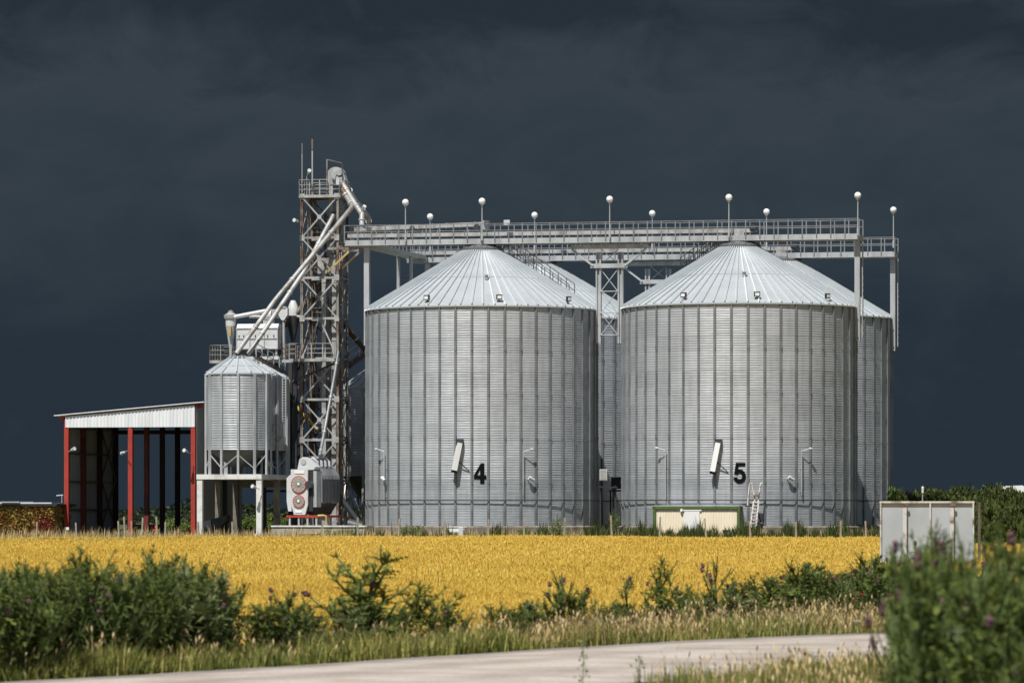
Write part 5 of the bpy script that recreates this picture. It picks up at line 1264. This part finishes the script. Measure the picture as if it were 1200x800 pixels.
# in front of the road on the right
rg = np.random.default_rng(8); n = 42000
x = rg.uniform(0.5, 9, n); y = road_far(x)-14.6-rg.random(n)**1.5*16
e = np.clip((pxof(x, y)-740)/160, 0, 1)*(0.35+0.65*(np.sin(x*2.1)+np.sin(y*1.3+x) > -0.3)); ok = rg.random(n) < e; x, y = x[ok], y[ok]; k = len(x)
i = rg.random(k); 
blades('near_grass', x[i < .45], y[i < .45], 0.20, 0.005, M['lime'], 9); blades('near_dry_grass', x[i > .86], y[i > .86], 0.22, 0.004, M['straw'], 10, 0.5, True)
j = (i >= .45) & (i <= .86); blades('near_green_grass', x[j], y[j], 0.20, 0.006, M['grass'], 12)
# weeds along the far field edge and green patches in the wheat
rg = np.random.default_rng(13); n = 26000
px = rg.uniform(400, 1045, n); Y = rg.uniform(292.5, 299.5, n); x = (px-600)*Y/FPX
dn = np.where(px > 685, 0.95, np.where((np.sin(px*0.09)+np.sin(px*0.23)) > 0.6, 0.35, 0.06)); ok = rg.random(n) < dn; x, Y, px = x[ok], Y[ok], px[ok]
hh = 0.6+0.2*np.sin(px*0.11)+0.15*np.sin(px*0.37)
blades('field_edge_weeds', x, Y, hh*(0.8+0.5*rg.random(len(x))), 0.03, M['shrub'], 14, 0.4)
n = 9000; px = rg.uniform(0, 1045, n); Y = rg.uniform(292.5, 303, n); x = (px-600)*Y/FPX
blades('field_edge_dry_grass', x, Y, 0.55, 0.02, M['straw'], 15, 0.5)
cxs = [(700, 122, 3.0), (770, 105, 2.2), (860, 150, 4), (640, 160, 3), (540, 118, 2)]
xs_, ys_ = [], []
for px, Y, s_ in cxs:
    c = (px-600)*Y/FPX; k = 90; xs_.append(c+rg.normal(0, s_*0.35, k)); ys_.append(Y+rg.normal(0, s_, k))
k = 500; Y = rg.uniform(85, 200, k); xs_.append((rg.random(k)-.5)*Y*0.22); ys_.append(Y)
x, y = np.concatenate(xs_), np.concatenate(ys_)
blades('green_weeds', x, y, 0.42, 0.012, M['grass'], 16, 0.3, z=gz(x, y)+0.42)
# flowers on the verge
def flowers(name, m_, spots, lab, cat, grp):
    m = MB(); m.tube([(0, 0, 0), (0.01, 0, 0.42)], 0.004, 5); t = thing(name, lab, cat, (0, 0, 0), 0, grp); m.build('stem', M['stemgreen'], t)
    m = MB(); m.lathe([(0.004, 0.40), (0.022, 0.418), (0.027, 0.437), (0.012, 0.43)], 8); m.build('bloom', m_, t)
    for i, (px, Y, h) in enumerate(spots):
        x, y = at(px, Y); o = t if i == 0 else dup(t, (0, 0, 0)); o.location = (x, y, G(x, y)); o.scale = (1, 1, h)
flowers('poppy', M['poppy'], [(664, 72, 1.2), (691, 72.5, 1.4), (1010, 78, 1.4), (650, 71, 1.0), (690, 71, 1.1), (1000, 77, 1.2)], 'small red poppy in the verge grass', 'flower', 'red poppies on the verge')
r9 = random.Random(9)
flowers('white_flower', M['daisy'], [(316+r9.uniform(-8, 8), 58.7+r9.uniform(0, .5), 0.45) for _ in range(10)]+[(r9.uniform(770, 960), r9.uniform(73, 77), r9.uniform(.6, 1)) for _ in range(26)]+[(r9.uniform(630, 700), r9.uniform(67, 69), r9.uniform(.5, .9)) for _ in range(10)]+[(r9.uniform(1000, 1010), 72.6+r9.uniform(0, .6), 0.5) for _ in range(5)],
        'tiny white wild flower in the verge grass', 'flower', 'white wild flowers on the verge')
# sparse stalks poking up in front of the road
for px, lab in ((682, 'lone blurred weed stalk in front of the road near its middle'), (748, 'second blurred weed stalk in front of the road')):
    x, y = at(px, 50); h = 0.30 if px < 700 else 0.2
    t = thing('weed_stalk', lab, 'weed', (x, y, G(x, y)), 0, 'weed stalks before the road')
    m = MB(); m.tube([(0, 0, 0), (0.02, 0, h), (0.01, 0, h*1.9)], 0.005, 5); m.build('stem', M['stemgreen'], t)
    rg = np.random.default_rng(px); p = np.stack([rg.normal(0.01, .03, 40), rg.normal(0, .03, 40), rg.uniform(h*0.3, h*1.9, 40)], 1); v, f = leaf_cloud(p, 0.05, 0.025, 0.4, rg)
    link('foliage', npmesh('foliage', v, f, [M['thistlegrey']]), None, t)

# ------------------------------------------------------------------ light and sky
SUN_AZ = R_(22); SUN_EL = R_(58)          # behind the camera, to its left
sdir = Vector((-math.sin(SUN_AZ)*math.cos(SUN_EL), -math.cos(SUN_AZ)*math.cos(SUN_EL), math.sin(SUN_EL)))
ld = bpy.data.lights.new('sun', 'SUN'); ld.energy = 5.0; ld.angle = R_(0.5); ld.color = (1.0, 0.97, 0.92)
lo_ = bpy.data.objects.new('sun', ld); COL.objects.link(lo_); lo_.rotation_euler = (-sdir).to_track_quat('-Z', 'Y').to_euler(); lo_.location = (-40, -40, 80)
w = bpy.data.worlds.new('World'); sc.world = w; w.use_nodes = True
nt = w.node_tree; N = nt.nodes; LK = nt.links; bg = N['Background']
sky = N.new('ShaderNodeTexSky'); sky.sky_type = 'NISHITA'; sky.sun_disc = False; sky.sun_elevation = SUN_EL; sky.sun_rotation = R_(180)+SUN_AZ
LK.new(sky.outputs[0], bg.inputs[0]); bg.inputs[1].default_value = 0.058
tc = N.new('ShaderNodeTexCoord'); sx = N.new('ShaderNodeSeparateXYZ'); LK.new(tc.outputs['Generated'], sx.inputs[0])
# storm front: dark cloud deck over the whole far half of the sky
mp = N.new('ShaderNodeMapping'); mp.inputs['Scale'].default_value = (17, 4, 40); LK.new(tc.outputs['Generated'], mp.inputs[0])
nz = N.new('ShaderNodeTexNoise'); nz.inputs['Scale'].default_value = 1.0; nz.inputs['Detail'].default_value = 6; nz.inputs['Roughness'].default_value = 0.5; LK.new(mp.outputs[0], nz.inputs['Vector'])
el = N.new('ShaderNodeMapRange'); el.inputs[1].default_value = 0.0; el.inputs[2].default_value = 0.115; LK.new(sx.outputs[2], el.inputs[0])
ad = N.new('ShaderNodeMath'); ad.operation = 'MULTIPLY_ADD'; ad.inputs[1].default_value = 0.6; LK.new(nz.outputs['Fac'], ad.inputs[0])
sb = N.new('ShaderNodeMath'); sb.operation = 'SUBTRACT'; sb.inputs[1].default_value = 0.30; LK.new(el.outputs[0], sb.inputs[0]); LK.new(sb.outputs[0], ad.inputs[2])
rp = N.new('ShaderNodeValToRGB'); cr = rp.color_ramp
cr.elements[0].position = 0.0; cr.elements[0].color = (0.0205, 0.0325, 0.0470, 1)
cr.elements[1].position = 1.0; cr.elements[1].color = (0.0205, 0.0290, 0.0415, 1)
for p_, c_ in ((0.25, (0.0200, 0.0310, 0.0450, 1)), (0.55, (0.0300, 0.0435, 0.0575, 1)), (0.8, (0.0390, 0.0525, 0.0660, 1))):
    e_ = cr.elements.new(p_); e_.color = c_
mp3 = N.new('ShaderNodeMapping'); mp3.inputs['Scale'].default_value = (34, 8, 60); mp3.inputs['Location'].default_value = (3.3, 0, 1.7); LK.new(tc.outputs['Generated'], mp3.inputs[0])
n3 = N.new('ShaderNodeTexNoise'); n3.inputs['Scale'].default_value = 1.0; n3.inputs['Detail'].default_value = 9; n3.inputs['Roughness'].default_value = 0.6; n3.inputs['Distortion'].default_value = 0.6; LK.new(mp3.outputs[0], n3.inputs['Vector'])
a3 = N.new('ShaderNodeMath'); a3.operation = 'MULTIPLY_ADD'; a3.inputs[1].default_value = 0.62; LK.new(n3.outputs['Fac'], a3.inputs[0]); LK.new(ad.outputs[0], a3.inputs[2])
s3 = N.new('ShaderNodeMath'); s3.operation = 'SUBTRACT'; s3.inputs[1].default_value = 0.31; LK.new(a3.outputs[0], s3.inputs[0])
LK.new(s3.outputs[0], rp.inputs[0])
b2_ = N.new('ShaderNodeBackground'); LK.new(rp.outputs[0], b2_.inputs[0]); b2_.inputs[1].default_value = 1.0
fr = N.new('ShaderNodeMapRange'); fr.inputs[1].default_value = -0.35; fr.inputs[2].default_value = 0.25; fr.interpolation_type = 'SMOOTHSTEP'; LK.new(sx.outputs[1], fr.inputs[0])
mx = N.new('ShaderNodeMixShader'); LK.new(fr.outputs[0], mx.inputs[0]); LK.new(bg.outputs[0], mx.inputs[1]); LK.new(b2_.outputs[0], mx.inputs[2])
LK.new(mx.outputs[0], N['World Output'].inputs[0])

# ------------------------------------------------------------------ camera
cd = bpy.data.cameras.new('camera'); cam = bpy.data.objects.new('camera', cd); COL.objects.link(cam)
cam.location = (0, 0, CAMZ); cam.rotation_euler = (PI/2, 0, 0)
cd.sensor_width = 36; cd.lens = 36*FPX/1200; cd.shift_y = (HZ-400)/1200; cd.clip_start = 0.5; cd.clip_end = 20000
cd.dof.use_dof = True; cd.dof.focus_distance = 290; cd.dof.aperture_fstop = 4.2
sc.camera = cam
sc.view_settings.view_transform = 'Standard'; sc.view_settings.look = 'None'; sc.view_settings.exposure = 0
